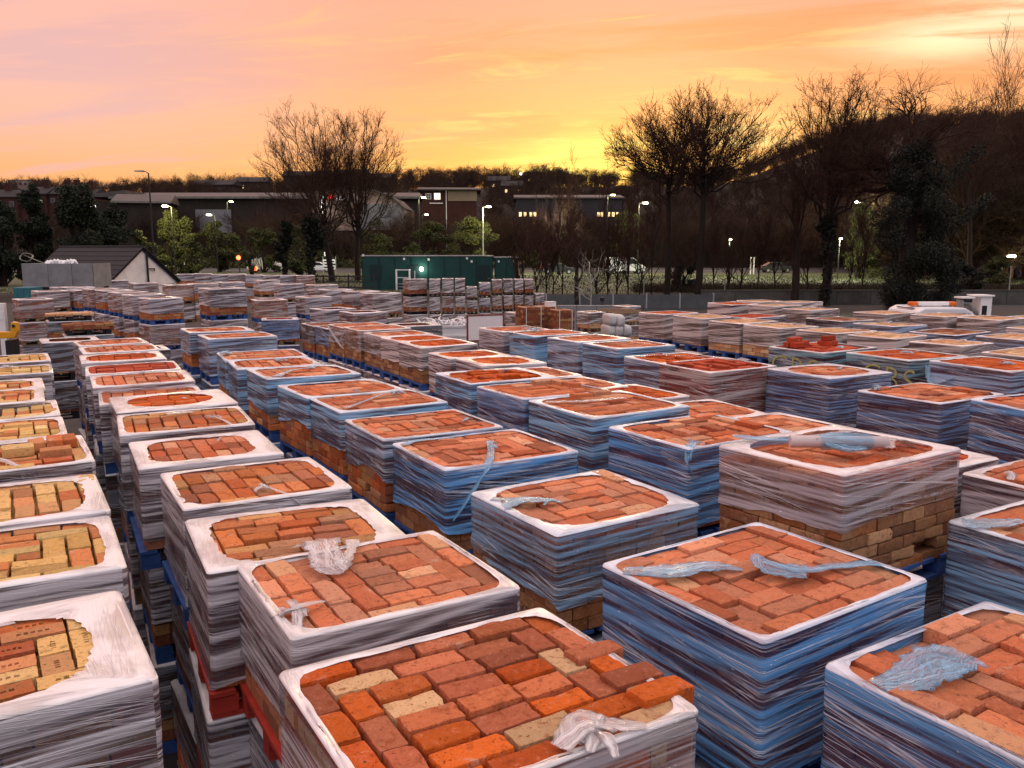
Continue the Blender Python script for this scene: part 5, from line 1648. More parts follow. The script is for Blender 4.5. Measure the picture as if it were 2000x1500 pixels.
def lettering():
    for key, txt, size, off in (('T1', 'CBS', .42, .10), ('T2', 'CBS', .40, .0)):
        x, y, yaw, zt, sx, sy = PT[key]
        c = bpy.data.curves.new('lettering', 'FONT')
        c.body = txt
        c.size = size
        c.align_x = 'CENTER'
        c.offset = -.004
        c.space_character = 1.15
        o = bpy.data.objects.new('tmp', c)
        COL.objects.link(o)
        dg = bpy.context.evaluated_depsgraph_get()
        me = bpy.data.meshes.new_from_object(o.evaluated_get(dg))
        bpy.data.objects.remove(o)
        # face L-F: reading direction runs along -y, outward normal is -x
        R = Matrix(((0, 0, -1, -sx / 2 - .024), (-1, 0, 0, 0), (0, 1, 0, 0), (0, 0, 0, 1)))
        w = random.Random(key)
        for v in me.vertices:
            q = v.co.copy()
            q.x += .015 * noise.noise(Vector((q.x * 5, q.y * 5, 1)))
            q.y += .03 * noise.noise(Vector((q.x * 3, q.y * 3, 7)))
            v.co = R @ Vector((q.x + (.19 if key == 'T2' else 0), q.y - .12 - size * .62 + .0, 0))
        me.name = 'sprayed_letters'
        par = PALLET_OBJ[key]
        link('sprayed_letters', me, 'spray', par)


def hut():
    # gable end faces the yard; ridge runs back to the side
    c = Vector((-19.5, 45.0))
    r = Vector((-.915, .403)).normalized()
    t = thing('brick_hut', 'small cream-rendered hut with a dark tiled gable roof', 'hut', (c.x, c.y, 0), math.atan2(r.y, r.x))
    # local x along ridge (away), local y across
    W, L, ze, zr = 4.4, 6.0, 1.95, 3.62
    MB().prism([(-W / 2, 0), (W / 2, 0), (W / 2, ze), (0, zr - .06), (-W / 2, ze)], 'x', 0, L).build('wall', 'render', t)
    roof = bpy.data.objects.new('roof', None)
    COL.objects.link(roof)
    roof.parent = t
    n = 8
    sl = math.atan2(zr - ze, W / 2)
    ln = math.hypot(W / 2 + .22, (zr - ze) * (W / 2 + .22) / (W / 2))
    for s in (-1, 1):
        for k in range(n):
            a0, a1 = ln * k / n, ln * (k + 1) / n + .05
            m = MB().box((L / 2 - .05, 0, 0), (L + .25, a1 - a0, .035))
            mid = (a0 + a1) / 2
            M = Matrix.Translation((0, s * mid * math.cos(sl), zr + .06 - mid * math.sin(sl) + .02)) @ Matrix.Rotation(-s * (sl - .045), 4, 'X')
            m.xf(M)
            m.build('tile_course', 'slate', roof)
    MB().tube([(-.1, 0, zr + .09), (L + .1, 0, zr + .09)], .06, 8).build('ridge_tile', 'slate', roof)
    MB().tube([(-.09, -.25, 1.55), (-.09, -.25, 3.75)], .055, 10).build('flue_pipe', 'black', t)
    MB().box((-.07, -.52, 2.55), (.04, .42, .05)).box((-.07, -.72, 2.5), (.04, .05, .14)).build('bracket', 'black', t)
    for s in (-1, 1):
        b = MB().box((0, 0, 0), (.05, ln, .13))
        b.xf(Matrix.Translation((-.06, s * ln / 2 * math.cos(sl), zr - .02 - ln / 2 * math.sin(sl))) @ Matrix.Rotation(-s * sl, 4, 'X'))
        b.build('bargeboard', 'slate', t)
    MB().tube([(-.02, -2.2, 1.72), (-.02, 0, 1.62), (-.02, 2.2, 1.7)], .012, 5).build('cable', 'black', t)


def container():
    p = at(835, 500, 66)
    k = 66 / 1650
    W, H, D = 10.1, 2.72, 2.6
    zb = hz(p.x, p.y)
    zb = p.z - H
    t = thing('site_cabin', 'long dark green site cabin with a lit wall lamp and white steps', 'cabin', (p.x, p.y, zb), .06)
    MB().box((0, D / 2, H / 2 - .02), (W, D, H - .04)).build('shell', 'green', t)
    MB().box((0, D / 2, H + .015), (W + .12, D + .12, .07)).build('roof', 'galv', t)
    for i in range(9):
        MB().box((-W / 2 + .03 + i * (W - .06) / 8, -.02, H / 2), (.06, .04, H - .06)).build('panel_joint', 'green2', t)
    for px, nm in ((808, 'door'), (944, 'door')):
        x = (px - 835) * k
        d = MB().box((x, -.035, 1.02), (.9, .05, 2.0)).build(nm, 'green2', t)
        MB().box((x + .35, -.075, 1.0), (.12, .04, .04)).build('handle', 'galv', d)
    x = (735 - 835) * k
    MB().box((x, -.04, 1.5), (.85, .06, 1.15)).build('shutter', 'green2', t)
    for px, py in ((712, 497), (790, 504), (837, 505), (911, 503), (920, 509)):
        MB().box(((px - 835) * k, -.06, (500 - py) * k + H - .06), (.15, .08, .16)).build('junction_box', 'white', t)
    l = MB().tube([((823 - 835) * k, -.06, H - .98), ((823 - 835) * k, -.22, H - 1.0)], [.08, .15], 12).build('wall_lamp', 'lampwhite', t)
    # steps with a white handrail
    x0 = (788 - 835) * k
    s = MB()
    for z in (.15, .38, .6):
        s.box((x0, -.9 + z * .9, z), (1.0, .28, .04))
    s.build('step', 'galv', t)
    h = MB()
    for y_ in (-.1, -1.0):
        for xx in (-.5, .5):
            h.box((x0 + xx, y_, .85), (.07, .07, 1.7))
    h.box((x0, -1.0, 1.68), (1.0, .07, .07)).box((x0 - .5, -.55, 1.68), (.07, .9, .07)).box((x0 + .5, -.55, 1.68), (.07, .9, .07)).box((x0, -1.0, 1.1), (1.0, .05, .05)).box((x0 + .9, -.5, .85), (.06, .06, 1.5))
    h.build('handrail', 'white', t)
    lamp_light('cabin_lamp', t, ((823 - 835) * k, -.45, H - 1.0), 28, (1, .98, .8), .08)
    # a second cabin set back at the end of the first
    q = at(989, 503, 66.5)
    t2 = thing('site_cabin', 'short dark green cabin standing against the end of the long one', 'cabin', (q.x, q.y, q.z - H - .0), .02)
    MB().box((0, D / 2, H / 2 - .02), (1.85, D, H - .04)).build('shell', 'green', t2)
    MB().box((0, D / 2, H + .015), (1.95, D + .1, .07)).build('roof', 'galv', t2)
    for i in range(3):
        MB().box((-.86 + i * .86, -.02, H / 2), (.06, .04, H - .06)).build('panel_joint', 'green2', t2)
    for xx in (-.6, .6):
        MB().box((xx, -.06, H - .3), (.13, .08, .16)).build('junction_box', 'white', t2)


def lamp_light(name, parent, loc, power, color, radius=.15):
    l = bpy.data.lights.new(name, 'POINT')
    l.energy = power
    l.color = color
    l.shadow_soft_size = radius
    o = bpy.data.objects.new(name, l)
    COL.objects.link(o)
    o.parent = parent
    o.location = loc
    return o


def street_lamps():
    # px, py of the head, distance, lit material, power, label
    L = [(290, 338, 74, None, 0, 'tall dark unlit lamp post rising behind the hut', -1),
         (335, 404, 108, 'lampwhite', 2000, 'lit street lamp standing in the bright green bushes behind the hut', -1),
         (443, 395, 150, 'lampgreen', 500, 'greenish lit lamp under the eaves of the long grey warehouse', 1),
         (420, 421, 118, 'lampwhite', 200, 'small twin-headed lamp on a dark pole behind the far pallet rows', -1),
         (818, 387, 140, 'lampgreen', 500, 'greenish lit street lamp beside the brick office', 1),
         (825, 420, 165, 'lampwhite', 120, 'small white lamp lower down the bank below the brick office', 1),
         (943, 405, 118, 'lampwhite', 2300, 'white street lamp lighting the spreading bush above the green cabin', 1),
         (1187, 382, 135, 'lampgreen', 600, 'bright greenish lamp beside the large bare roadside tree', 1),
         (1248, 398, 110, 'lampwhite', 1500, 'pale street lamp half hidden behind the bare roadside tree', 1),
         (1688, 396, 100, 'lampwhite', 2200, 'street lamp shining through foliage beside the ivy-clad tree', -1),
         (1958, 502, 78, 'lampwhite', 260, 'low lamp lighting the small bush above the site machine', 1),
         (1014, 340, 420, 'lampwhite', 0, 'distant white lamp on the hill crest under the sunset', 1)]
    for px, py, d, mat, pw, lab, sd in L:
        p = at(px, py, d)
        zb = hz(p.x, p.y)
        t = thing('street_lamp', lab, 'street lamp', (p.x, p.y, zb), 0, 'street lamps')
        h = p.z - zb
        MB().tube([(0, 0, 0), (0, 0, h * .3), (0, 0, h)], [.11, .085, .06] if d < 200 else [.12, .1, .1], 8).build('pole', 'poledark' if px != 943 else 'galv', t)
        MB().tube([(0, 0, h - .03), (sd * .25, 0, h + .12), (sd * .55, 0, h + .14)], .04, 6).build('arm', 'poledark', t)
        hd = MB().prism([(sd * .4, h + .08), (sd * 1.15, h + .12), (sd * 1.15, h + .2), (sd * .4, h + .22)], 'y', -.16, .16).build('lamp_head', 'galv', t)
        if mat:
            MB().box((sd * .8, -.02, h + .05), (.62 if d < 300 else 1.2, .34, .10 if d < 300 else .9)).build('lens', mat, hd)
            MB().box((sd * .8, -.2, h + .12), (.5, .03, .12)).build('lens_front', mat, hd)
            if pw:
                lamp_light('street_lamp_light', t, (sd * .8, -.5, h - .35), pw, (1, .90, .42) if mat == 'lampwhite' else (.85, 1, .40), .25)

# ---------------------------------------------------------------- boundary
def boundary():
    # concrete wall behind the tan rows
    x0, x1, y = 12.5, 44.0, 56.2
    t = thing('concrete_wall', 'low grey concrete panel wall along the verge behind the tan pallets', 'wall', ((x0 + x1) / 2, y, 0))
    n = 14
    w = (x1 - x0) / n
    for i in range(n):
        MB().box((-(x1 - x0) / 2 + w * (i + .5), 0, .44), (w - .03, .12, .88)).build('panel', 'wallconc', t, bevel=.012)
    MB().box((0, 0, .91), (x1 - x0, .2, .06)).build('coping', 'wallconc', t)
    # grey boards fence left of it
    t = thing('board_fence', 'dark grey close-boarded fence below the thin roadside trees', 'fence', (7.2, 52, 0))
    for i in range(5):
        o = MB().box((-4.1 + i * 2.05, 0, .42), (2.0, .05, .84)).build('fence_panel', 'fence', t)
    for i in range(6):
        MB().box((-5.1 + i * 2.05, .01, .46), (.09, .11, .95)).build('post', 'galv', t)
    # post and rail fence by the road trees
    t = thing('rail_fence', 'dark post and rail fence between the far pallets and the green cabin', 'fence', (-16.5, 62, .5))
    for z in (.35, .75, 1.15):
        MB().box((0, 0, z), (13, .06, .09)).build('rail', 'poledark', t)
    for i in range(8):
        MB().box((-6.4 + i * 1.83, .03, .62), (.1, .1, 1.3)).build('post', 'poledark', t)
    # mesh fence posts among the saplings
    for i, (px, py) in enumerate(((1258, 545), (1365, 540), (1416, 545), (1975, 520))):
        p = at(px, py, 57)
        o = MB().tube([(0, 0, 0), (0, 0, p.z)], .035, 6).box((0, 0, p.z), (.09, .09, .03)).build('fence_post', 'galv')
        o.location = (p.x, p.y, 0)
        tag(o, ['slender grey fence post between the roadside saplings', 'grey fence post against the big bare tree trunk', 'grey fence post just past the big bare tree', 'grey fence post by the site machine'][i], 'fence post')
    for i, px in enumerate((1467, 1473)):
        p = at(px, 503, 110)
        o = MB().tube([(0, 0, hz(p.x, p.y)), (0, 0, p.z)], .09, 6).box((0, 0, p.z + .03), (.22, .22, .06)).build('marker_post', 'white')
        o.location = (p.x, p.y, 0)
        tag(o, ('taller' if i == 0 else 'shorter') + ' of two slim white posts standing on the grass verge', 'post')


# ---------------------------------------------------------------- bare trees
def grow(rng, base, height, spread, trunk_r, levels, forks, fork_h, up=.35, droop=0.0, dens=1.0, first=None, tf=.42, limb=None):
    """returns segments (p0, p1, r0, r1, level)"""
    segs = []

    def branch(p, d, L, r, lev):
        n = 6 if lev < 2 else (4 if lev < 4 else 3)
        step = L / n
        pts = [p.copy()]
        rr = [r]
        q = p.copy()
        dd = d.copy()
        for i in range(n):
            w = .07 if lev == 0 else .26
            dd = (dd + Vector((rng.gauss(0, w), rng.gauss(0, w), rng.gauss(0, w * .6) + up * .16 - droop * .05 * lev))).normalized()
            q = q + dd * step
            r2 = r * (1 - .62 * (i + 1) / n) if lev else r * (1 - .40 * (i + 1) / n)
            segs.append((pts[-1], q.copy(), rr[-1], r2, lev))
            pts.append(q.copy())
            rr.append(r2)
        if lev >= levels:
            return
        nc = forks[min(lev, len(forks) - 1)]
        nc = max(1, int(nc * dens * rng.uniform(.8, 1.2) + .5))
        for c in range(nc):
            f = rng.uniform(fork_h if lev == 0 else .25, 1.0)
            i = min(int(f * n), n - 1)
            s = pts[i] + (pts[i + 1] - pts[i]) * (f * n - i)
            ax = (pts[i + 1] - pts[i]).normalized()
            a = ax.orthogonal().normalized()
            a.rotate(Matrix.Rotation(rng.uniform(0, 2 * math.pi), 3, ax))
            ang = rng.uniform(.35, .95) * spread
            nd_ = (ax * math.cos(ang) + a * math.sin(ang))
            nd_.z += up * (.35 if lev < 2 else .2)
            nd_.normalize()
            ln = L * rng.uniform(.55, .82) if lev else (limb * height * rng.uniform(.75, 1.1) if limb else L * rng.uniform(.34, .70))
            branch(s, nd_, ln, max(.008, min(rr[i] * .62, rr[i])), lev + 1)
        # leader
        branch(pts[-1], dd, (limb * height if limb and lev == 0 else L * rng.uniform(.55, .75)), rr[-1], lev + 1)

    branch(Vector(base), Vector(first or (rng.gauss(0, .05), rng.gauss(0, .05), 1)).normalized(), height * tf, trunk_r, 0)
    return segs


def seg_mesh(name, segs, sides, rmin=.0, scale=1.0):
    p0 = np.array([s[0] for s in segs], np.float32)
    p1 = np.array([s[1] for s in segs], np.float32)
    r0 = np.maximum(np.array([s[2] for s in segs], np.float32), rmin)
    r1 = np.maximum(np.array([s[3] for s in segs], np.float32), rmin)
    d = p1 - p0
    d /= np.linalg.norm(d, axis=1, keepdims=True) + 1e-9
    ref = np.where(np.abs(d[:, 2:3]) < .9, np.array([[0, 0, 1.]]), np.array([[1., 0, 0]]))
    a = np.cross(d, ref)
    a /= np.linalg.norm(a, axis=1, keepdims=True) + 1e-9
    b = np.cross(d, a)
    V = []
    for pp, rr in ((p0, r0), (p1, r1)):
        for k in range(sides):
            t = 2 * math.pi * k / sides
            V.append(pp + (a * math.cos(t) + b * math.sin(t)) * rr[:, None])
    V = np.stack(V, 1)          # n, 2*sides, 3
    n = len(segs)
    base = (np.arange(n) * 2 * sides)[:, None]
    F = []
    for k in range(sides):
        F.append(base + np.array([[k, (k + 1) % sides, sides + (k + 1) % sides, sides + k]]))
    return np_mesh(name, V.reshape(-1, 3), np.concatenate(F, 0), False)


def norm_height(segs, H, width=None):
    zs = sorted(s[1].z for s in segs)
    top = zs[int(len(zs) * .992)]
    b = segs[0][0]
    k = (H) / (top - b.z)
    xs = [s[1].x - b.x for s in segs]
    kx = k
    mid = 0.0
    if width:
        ws = sorted(xs)
        kx = width / (ws[int(len(ws) * .985)] - ws[int(len(ws) * .015)])
        mid = (ws[int(len(ws) * .985)] + ws[int(len(ws) * .015)]) / 2
    f = lambda v: Vector((b.x + (v.x - b.x - mid * min(1, max(0, (v.z - b.z) / (top - b.z)))) * kx, b.y + (v.y - b.y) * kx, b.z + (v.z - b.z) * k))
    return [(f(s[0]), f(s[1]), s[2], s[3], s[4]) for s in segs]


TREE_GROUP = 'bare trees round the yard'


def grow_dome(rng, H, W, zf, zc, n_limbs, trunk_r, lean=0.0, up=.5, dens=1.0):
    """a tree whose limbs sweep from a fork out to a rounded crown"""
    segs = []

    def path(pts, r0, r1, lev):
        for i in range(len(pts) - 1):
            a, b = i / (len(pts) - 1), (i + 1) / (len(pts) - 1)
            segs.append((pts[i], pts[i + 1], r0 + (r1 - r0) * a, r0 + (r1 - r0) * b, lev))

    def wiggle(p, d, L, n, r0, r1, lev, bend):
        pts = [p]
        q, dd = p.copy(), d.copy()
        for i in range(n):
            dd = (dd + Vector((rng.gauss(0, bend), rng.gauss(0, bend), rng.gauss(0, bend) + .10 * up))).normalized()
            q = q + dd * (L / n)
            pts.append(q.copy())
        path(pts, r0, r1, lev)
        return pts

    fork = Vector((lean * .3, 0, zf))
    path([Vector((0, 0, 0)), Vector((lean * .1 + rng.gauss(0, .08), rng.gauss(0, .05), zf * .5)), fork], trunk_r, trunk_r * .72, 0)
    limbs = []
    for i in range(n_limbs):
        az = 2.399 * i + rng.uniform(-.3, .3)
        f = (i + .5) / n_limbs
        el = math.asin(min(1, max(-1, -.10 + 1.08 * f)))
        rr = rng.uniform(.80, 1.0)
        t = Vector((math.cos(az) * math.cos(el) * W / 2 * rr + lean, math.sin(az) * math.cos(el) * W / 2 * rr, zc + math.sin(el) * (H - zc) * rr))
        s = fork + Vector((0, 0, rng.uniform(-.12, .10) * H * (1 if f > .3 else .5)))
        s.z = max(zf * .75, s.z)
        c = Vector((s.x + (t.x - s.x) * .42, s.y + (t.y - s.y) * .42, s.z + (t.z - s.z) * (.62 if f > .25 else .30)))
        pts = []
        for k in range(8):
            u = k / 7
            q = s * (1 - u) ** 2 + c * 2 * u * (1 - u) + t * u * u
            if 0 < k < 7:
                q += Vector((rng.gauss(0, .012 * H), rng.gauss(0, .012 * H), rng.gauss(0, .010 * H)))
            pts.append(q)
        r0 = trunk_r * rng.uniform(.17, .30)
        path(pts, r0, .013, 1)
        limbs.append((pts, r0))
    ctr = Vector((lean, 0, zc - .15 * H))
    for pts, r0 in limbs:
        for j in range(int(10 * dens)):
            f = rng.uniform(.28, 1.0)
            i = min(int(f * 7), 6)
            p = pts[i].lerp(pts[i + 1], f * 7 - i)
            tan = (pts[i + 1] - pts[i]).normalized()
            out = (p - ctr).normalized()
            d = (tan * .8 + out * .55 + Vector((rng.gauss(0, .5), rng.gauss(0, .5), rng.gauss(0, .35) + up * .35))).normalized()
            L = H * rng.uniform(.08, .17) * (1.25 - .6 * f)
            sp = wiggle(p, d, L, 4, (.020 * (1.3 - f) + .008), .007, 2, .16)
            for k in range(5):
                g = rng.uniform(.25, 1.0)
                m = min(int(g * 4), 3)
                q = sp[m].lerp(sp[m + 1], g * 4 - m)
                d2 = ((sp[m + 1] - sp[m]).normalized() * .9 + Vector((rng.gauss(0, .5), rng.gauss(0, .5), rng.gauss(0, .4) + up * .35))).normalized()
                tp = wiggle(q, d2, L * rng.uniform(.35, .62), 3, .011, .006, 3, .2)
                for w in range(3):
                    h = rng.choice((1, 2, 3))
                    d3 = ((tp[h] - tp[h - 1]).normalized() + Vector((rng.gauss(0, .55), rng.gauss(0, .55), rng.gauss(0, .4) + up * .3))).normalized()
                    wiggle(tp[h], d3, L * rng.uniform(.16, .30), 2, .008, .005, 4, .2)
    return segs


def bare_tree(px, pbase, ptop, d, width_px, label, seed, levels=5, forks=(6, 4, 3, 3, 2), spread=.9, trunk_r=.28, fork_h=.35, up=.35, bark='bark', twig='twig', rmin=.014, first=None, lean=None, group=TREE_GROUP, name='bare_tree', dens=1.0, tf=.42, limb=None, dome=None):
    rng = random.Random(seed)
    p = at(px, pbase, d)
    zb = hz(p.x, p.y) - .1
    top = at(px, ptop, d).z
    k = d / 1650
    if dome:
        H = top - zb
        zf, zc, nl, ln_, dn = dome
        segs = grow_dome(rng, H, width_px * k, zf * H, zc * H, nl, trunk_r, ln_ * k, .5, dn)
    else:
      segs = grow(rng, (0, 0, 0), top - zb, spread, trunk_r, levels, forks, fork_h, up, dens=dens, first=first, tf=tf, limb=limb)
      segs = norm_height(segs, top - zb, width_px * k if width_px else None)
    t = thing(name, label, 'tree', (p.x, p.y, zb), 0, group)
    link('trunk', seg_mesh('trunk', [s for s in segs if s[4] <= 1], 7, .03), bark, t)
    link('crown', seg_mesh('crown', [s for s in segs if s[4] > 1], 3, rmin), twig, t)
    return t, segs


def leaf_cloud(rng, centers, n, size, flat=.0):
    """small two-sided leaf quads scattered in ellipsoid clumps (centre, radius)"""
    V = np.zeros((n, 4, 3), np.float32)
    w = np.array([c[1][0] * c[1][1] * c[1][2] for c in centers]) ** .8
    idx = rng.choice(len(centers), n, p=w / w.sum())
    C = np.array([c[0] for c in centers])[idx]
    R = np.array([c[1] for c in centers])[idx]
    u = rng.normal(size=(n, 3))
    u /= np.linalg.norm(u, axis=1, keepdims=True)
    r = rng.uniform(.25, 1.0, (n, 1)) ** .5
    P = C + u * r * R * rng.uniform(.85, 1.12, (n, 1))
    a = rng.normal(size=(n, 3))
    a /= np.linalg.norm(a, axis=1, keepdims=True)
    b = np.cross(a, rng.normal(size=(n, 3)))
    b /= np.linalg.norm(b, axis=1, keepdims=True)
    s = size * rng.uniform(.6, 1.4, (n, 1))
    V[:, 0] = P - a * s
    V[:, 1] = P - b * s * .5
    V[:, 2] = P + a * s
    V[:, 3] = P + b * s * .5
    return V.reshape(-1, 3), np.arange(n * 4).reshape(-1, 4)


def bush(px, pbase, ptop, d, width_px, label, seed, mat='bush', n=3500, size=.14, name='bush', cat='bush', trunk=True, lumps=16, dense=1.0):
    rng = np.random.RandomState(seed)
    p = at(px, pbase, d)
    k = d / 1650
    zb = hz(p.x, p.y) - .1
    H = at(px, ptop, d).z - zb
    W = width_px * k
    t = thing(name, label, cat, (p.x, p.y, zb), 0, 'evergreens and bushes')
    cs = []
    for i in range(lumps):
        f = rng.uniform(.04, .95)
        rad = W / 2 * math.sin(math.pi * min(1, f * .62 + .36)) ** .8
        ang = rng.uniform(0, 2 * math.pi)
        q = rng.uniform(.2, .9)
        cs.append(((rad * q * math.cos(ang), rad * q * math.sin(ang) * .8, f * H), (W * rng.uniform(.09, .20), W * rng.uniform(.09, .20), H * rng.uniform(.05, .12))))
        e = 1.0 + rng.uniform(.15, .45)
        cs.append(((rad * q * e * math.cos(ang), rad * q * e * math.sin(ang) * .8, f * H * rng.uniform(.95, 1.12)), (W * .06, W * .06, H * .04)))
    V, F = leaf_cloud(rng, cs, int(n * 2.2), size * .62)
    link('crown', np_mesh('crown', V, F), mat, t)
    if trunk:
        r = random.Random(seed)
        segs = []
        for c, _ in cs:
            a = Vector((rng.normal(0, .1), rng.normal(0, .1), 0))
            b = Vector(c)
            m = a.lerp(b, .5) + Vector((rng.normal(0, .15), rng.normal(0, .15), H * .06))
            segs += [(a, m, .05, .035, 0), (m, b, .035, .012, 0)]
        link('stems', seg_mesh('stems', segs, 5, .01), 'bark', t)
    return t


def ivy_on(t, segs, zmax, n, size, r, seed, mat='ivy'):
    rng = np.random.RandomState(seed)
    S0 = [s for s in segs if s[4] <= 1 and s[0].z < zmax]
    cs = []
    for s in S0:
        L = (s[1] - s[0]).length
        for f in (.25, .75):
            q = s[0].lerp(s[1], f)
            cs.append(((q.x, q.y, q.z), (r * rng.uniform(.6, 1.3), r * rng.uniform(.6, 1.3), max(.3, L * .35))))
    V, F = leaf_cloud(rng, cs, n, size)
    link('ivy', np_mesh('ivy', V, F), mat, t)


def trees():
    # the two spreading trees left of the middle
    bare_tree(650, 548, 206, 84, 225, 'tall bare tree with rounded crown, its stem closest to the ivy-clad trunks', 11, 5, (10, 4, 4, 4, 3), 1.15, .34, .55, .22, rmin=.008, tf=.24, limb=.32, dome=(.27, .52, 36, -38, 1.5))
    bare_tree(700, 550, 205, 86, 175, 'tall bare tree with fan-shaped crown standing beside the green cabin', 12, 5, (10, 4, 4, 4, 3), 1.05, .32, .55, .22, rmin=.008, tf=.26, limb=.31, dome=(.28, .55, 30, 6, 1.5))
    t, s = bare_tree(560, 548, 392, 82, 60, 'slim dark trunk wrapped in ivy behind the far pallet rows', 13, 3, (4, 3, 2), .7, .22, .5)
    ivy_on(t, s, 7.4, 3800, .16, .36, 1)
    t, s = bare_tree(612, 548, 372, 80, 90, 'thick ivy-wrapped trunk next to the rounded bare tree', 14, 4, (4, 3, 2, 2), .8, .26, .4)
    ivy_on(t, s, 6.5, 4600, .16, .55, 2)
    # right-hand group
    bare_tree(1302, 600, 205, 58, 240, 'bare tree with arching boughs, first of the roadside pair behind the low fence', 21, 5, (9, 4, 4, 4, 3), .70, .22, .80, .22, rmin=.007, tf=.52, limb=.22, dome=(.60, .66, 28, -10, 1.4))
    bare_tree(1362, 598, 192, 57, 290, 'bare tree with wide fan of branches, the wider-crowned of the roadside pair', 22, 5, (11, 4, 4, 4, 3), .72, .26, .80, .22, rmin=.007, tf=.52, limb=.23, dome=(.60, .68, 34, 20, 1.4))
    t, s = bare_tree(1607, 600, 148, 55, 215, 'bare seed-hung tree on an ivy-dark trunk before the concrete wall', 23, 5, (8, 4, 4, 4, 3), .68, .30, .55, .30, rmin=.007, tf=.42, limb=.26, dome=(.40, .62, 30, 18, 1.4))
    ivy_on(t, s, 4.5, 3500, .10, .42, 3)
    rng = np.random.RandomState(4)
    tips = [x[1] for x in s if x[4] >= 4]
    cs = [((tips[i].x, tips[i].y, tips[i].z), (.14, .14, .14)) for i in rng.choice(len(tips), 260)]
    V, F = leaf_cloud(rng, cs, 1700, .05)
    link('seed_heads', np_mesh('seed_heads', V, F), 'bark', t)
    bare_tree(1552, 598, 330, 55, 80, 'short thick bare trunk before the concrete wall, its boughs leaning apart', 24, 4, (5, 3, 3, 2), .8, .30, .4)
    # the great ivy-clad tree
    t, s = bare_tree(1762, 604, 142, 50, 250, 'great ivy-clad tree with flat wind-combed bare top', 31, 5, (8, 4, 4, 3, 3), .85, .50, .75, .10, rmin=.007, tf=.62, limb=.18)
    rng = np.random.RandomState(6)
    cs = []
    for i in range(60):
        f = rng.uniform(0, 1) ** 1.2
        rad = (3.0 * (1 - f) ** .75 + .55)
        a = rng.uniform(0, 6.28)
        q = rng.uniform(.3, .95)
        cs.append(((rad * q * math.cos(a) + .75 * (1 - f), rad * q * math.sin(a), .3 + f * 9.0), (.75, .75, .8)))
    for i in range(7):
        cs.append(((1.2 + i * .42, 0, 6.6 + i * .45), (.5, .5, .4)))
        cs.append(((2.0 + i * .45, .5, 4.4 + i * .36), (.5, .5, .4)))
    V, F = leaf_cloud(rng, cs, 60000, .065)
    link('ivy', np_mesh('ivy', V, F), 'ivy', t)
    bare_tree(1895, 560, 165, 74, 150, 'small bare tree with layered twigs on the wooded bank', 32, 5, (7, 4, 3, 3, 2), 1.1, .22, .5, .15, rmin=.012)
    bare_tree(2010, 560, 45, 84, 200, 'tall bare tree cut by the picture edge above the wooded bank', 33, 5, (8, 4, 4, 3, 2), .9, .30, .4, .4, rmin=.012)
    bare_tree(1975, 560, 150, 90, 150, 'bare tree on the crest of the wooded bank', 34, 5, (8, 4, 3, 3, 2), .9, .26, .4, .4, rmin=.013)
    bare_tree(1090, 590, 305, 110, 90, 'slim bare tree whose top breaks the glowing skyline', 35, 5, (7, 4, 3, 2, 2), .8, .20, .45, .4, rmin=.013)
    # pale lamp-lit tree and leaning trunk
    bare_tree(1152, 600, 486, 49, 85, 'small pale-barked tree lit white against the dark thicket', 41, 3, (7, 2, 2), 1.2, .045, .25, .25, 'palebark', 'palebark', rmin=.006, name='pale_tree')
    bare_tree(1128, 604, 400, 52, 70, 'leaning bare trunk behind the small pale tree', 42, 4, (4, 3, 3, 2), .8, .16, .5, first=(-.30, 0, 1))
    # saplings
    rng = random.Random(77)
    xs = [1022, 1046, 1068, 1078, 1098, 1168, 1186, 1205, 1226, 1247, 1272, 1330, 1395, 1420, 1446, 1478, 1512, 1575, 1655, 1680]
    names = ['sapling beside the short green cabin', 'second sapling from the short green cabin', 'third sapling from the short green cabin', 'fourth sapling from the short green cabin', 'fifth sapling from the short green cabin',
             'first sapling past the pale tree', 'second sapling past the pale tree', 'third sapling past the pale tree', 'sapling before the white van', 'sapling just past the white van', 'sapling beside the arching bare tree',
             'sapling between the roadside pair of trees', 'first sapling past the wide-crowned tree', 'second sapling past the wide-crowned tree', 'third sapling past the wide-crowned tree', 'sapling by the two white posts',
             'sapling just past the two white posts', 'sapling between the thick trunk and the seed-hung tree', 'sapling beside the lamp-lit foliage', 'sapling closest to the great ivy-clad tree']
    for i, px in enumerate(xs):
        bare_tree(px, 598, rng.uniform(350, 455), rng.uniform(53, 60), rng.uniform(45, 95), 'thin bare ' + names[i], 200 + i, 4, (7, 3, 3, 2), .6, .055, .25, .6, rmin=.010, name='sapling', group='thin roadside saplings')
    # evergreens and bushes
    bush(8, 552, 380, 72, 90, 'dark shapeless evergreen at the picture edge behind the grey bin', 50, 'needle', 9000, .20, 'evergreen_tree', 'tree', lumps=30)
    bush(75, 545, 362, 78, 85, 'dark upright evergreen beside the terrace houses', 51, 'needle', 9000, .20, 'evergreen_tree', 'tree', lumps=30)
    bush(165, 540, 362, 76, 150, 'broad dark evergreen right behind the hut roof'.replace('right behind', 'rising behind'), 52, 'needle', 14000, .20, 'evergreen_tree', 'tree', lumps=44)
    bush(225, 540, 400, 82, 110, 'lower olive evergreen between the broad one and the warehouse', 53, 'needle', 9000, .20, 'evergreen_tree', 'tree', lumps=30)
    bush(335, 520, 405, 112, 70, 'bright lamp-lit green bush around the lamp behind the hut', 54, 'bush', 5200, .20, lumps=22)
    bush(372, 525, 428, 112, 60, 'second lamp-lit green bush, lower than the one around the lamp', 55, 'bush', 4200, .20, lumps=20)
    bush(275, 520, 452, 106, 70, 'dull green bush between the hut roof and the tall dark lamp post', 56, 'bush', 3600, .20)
    bush(430, 530, 425, 122, 90, 'dim olive bush below the warehouse lamp', 57, 'bush', 5000, .22, lumps=22)
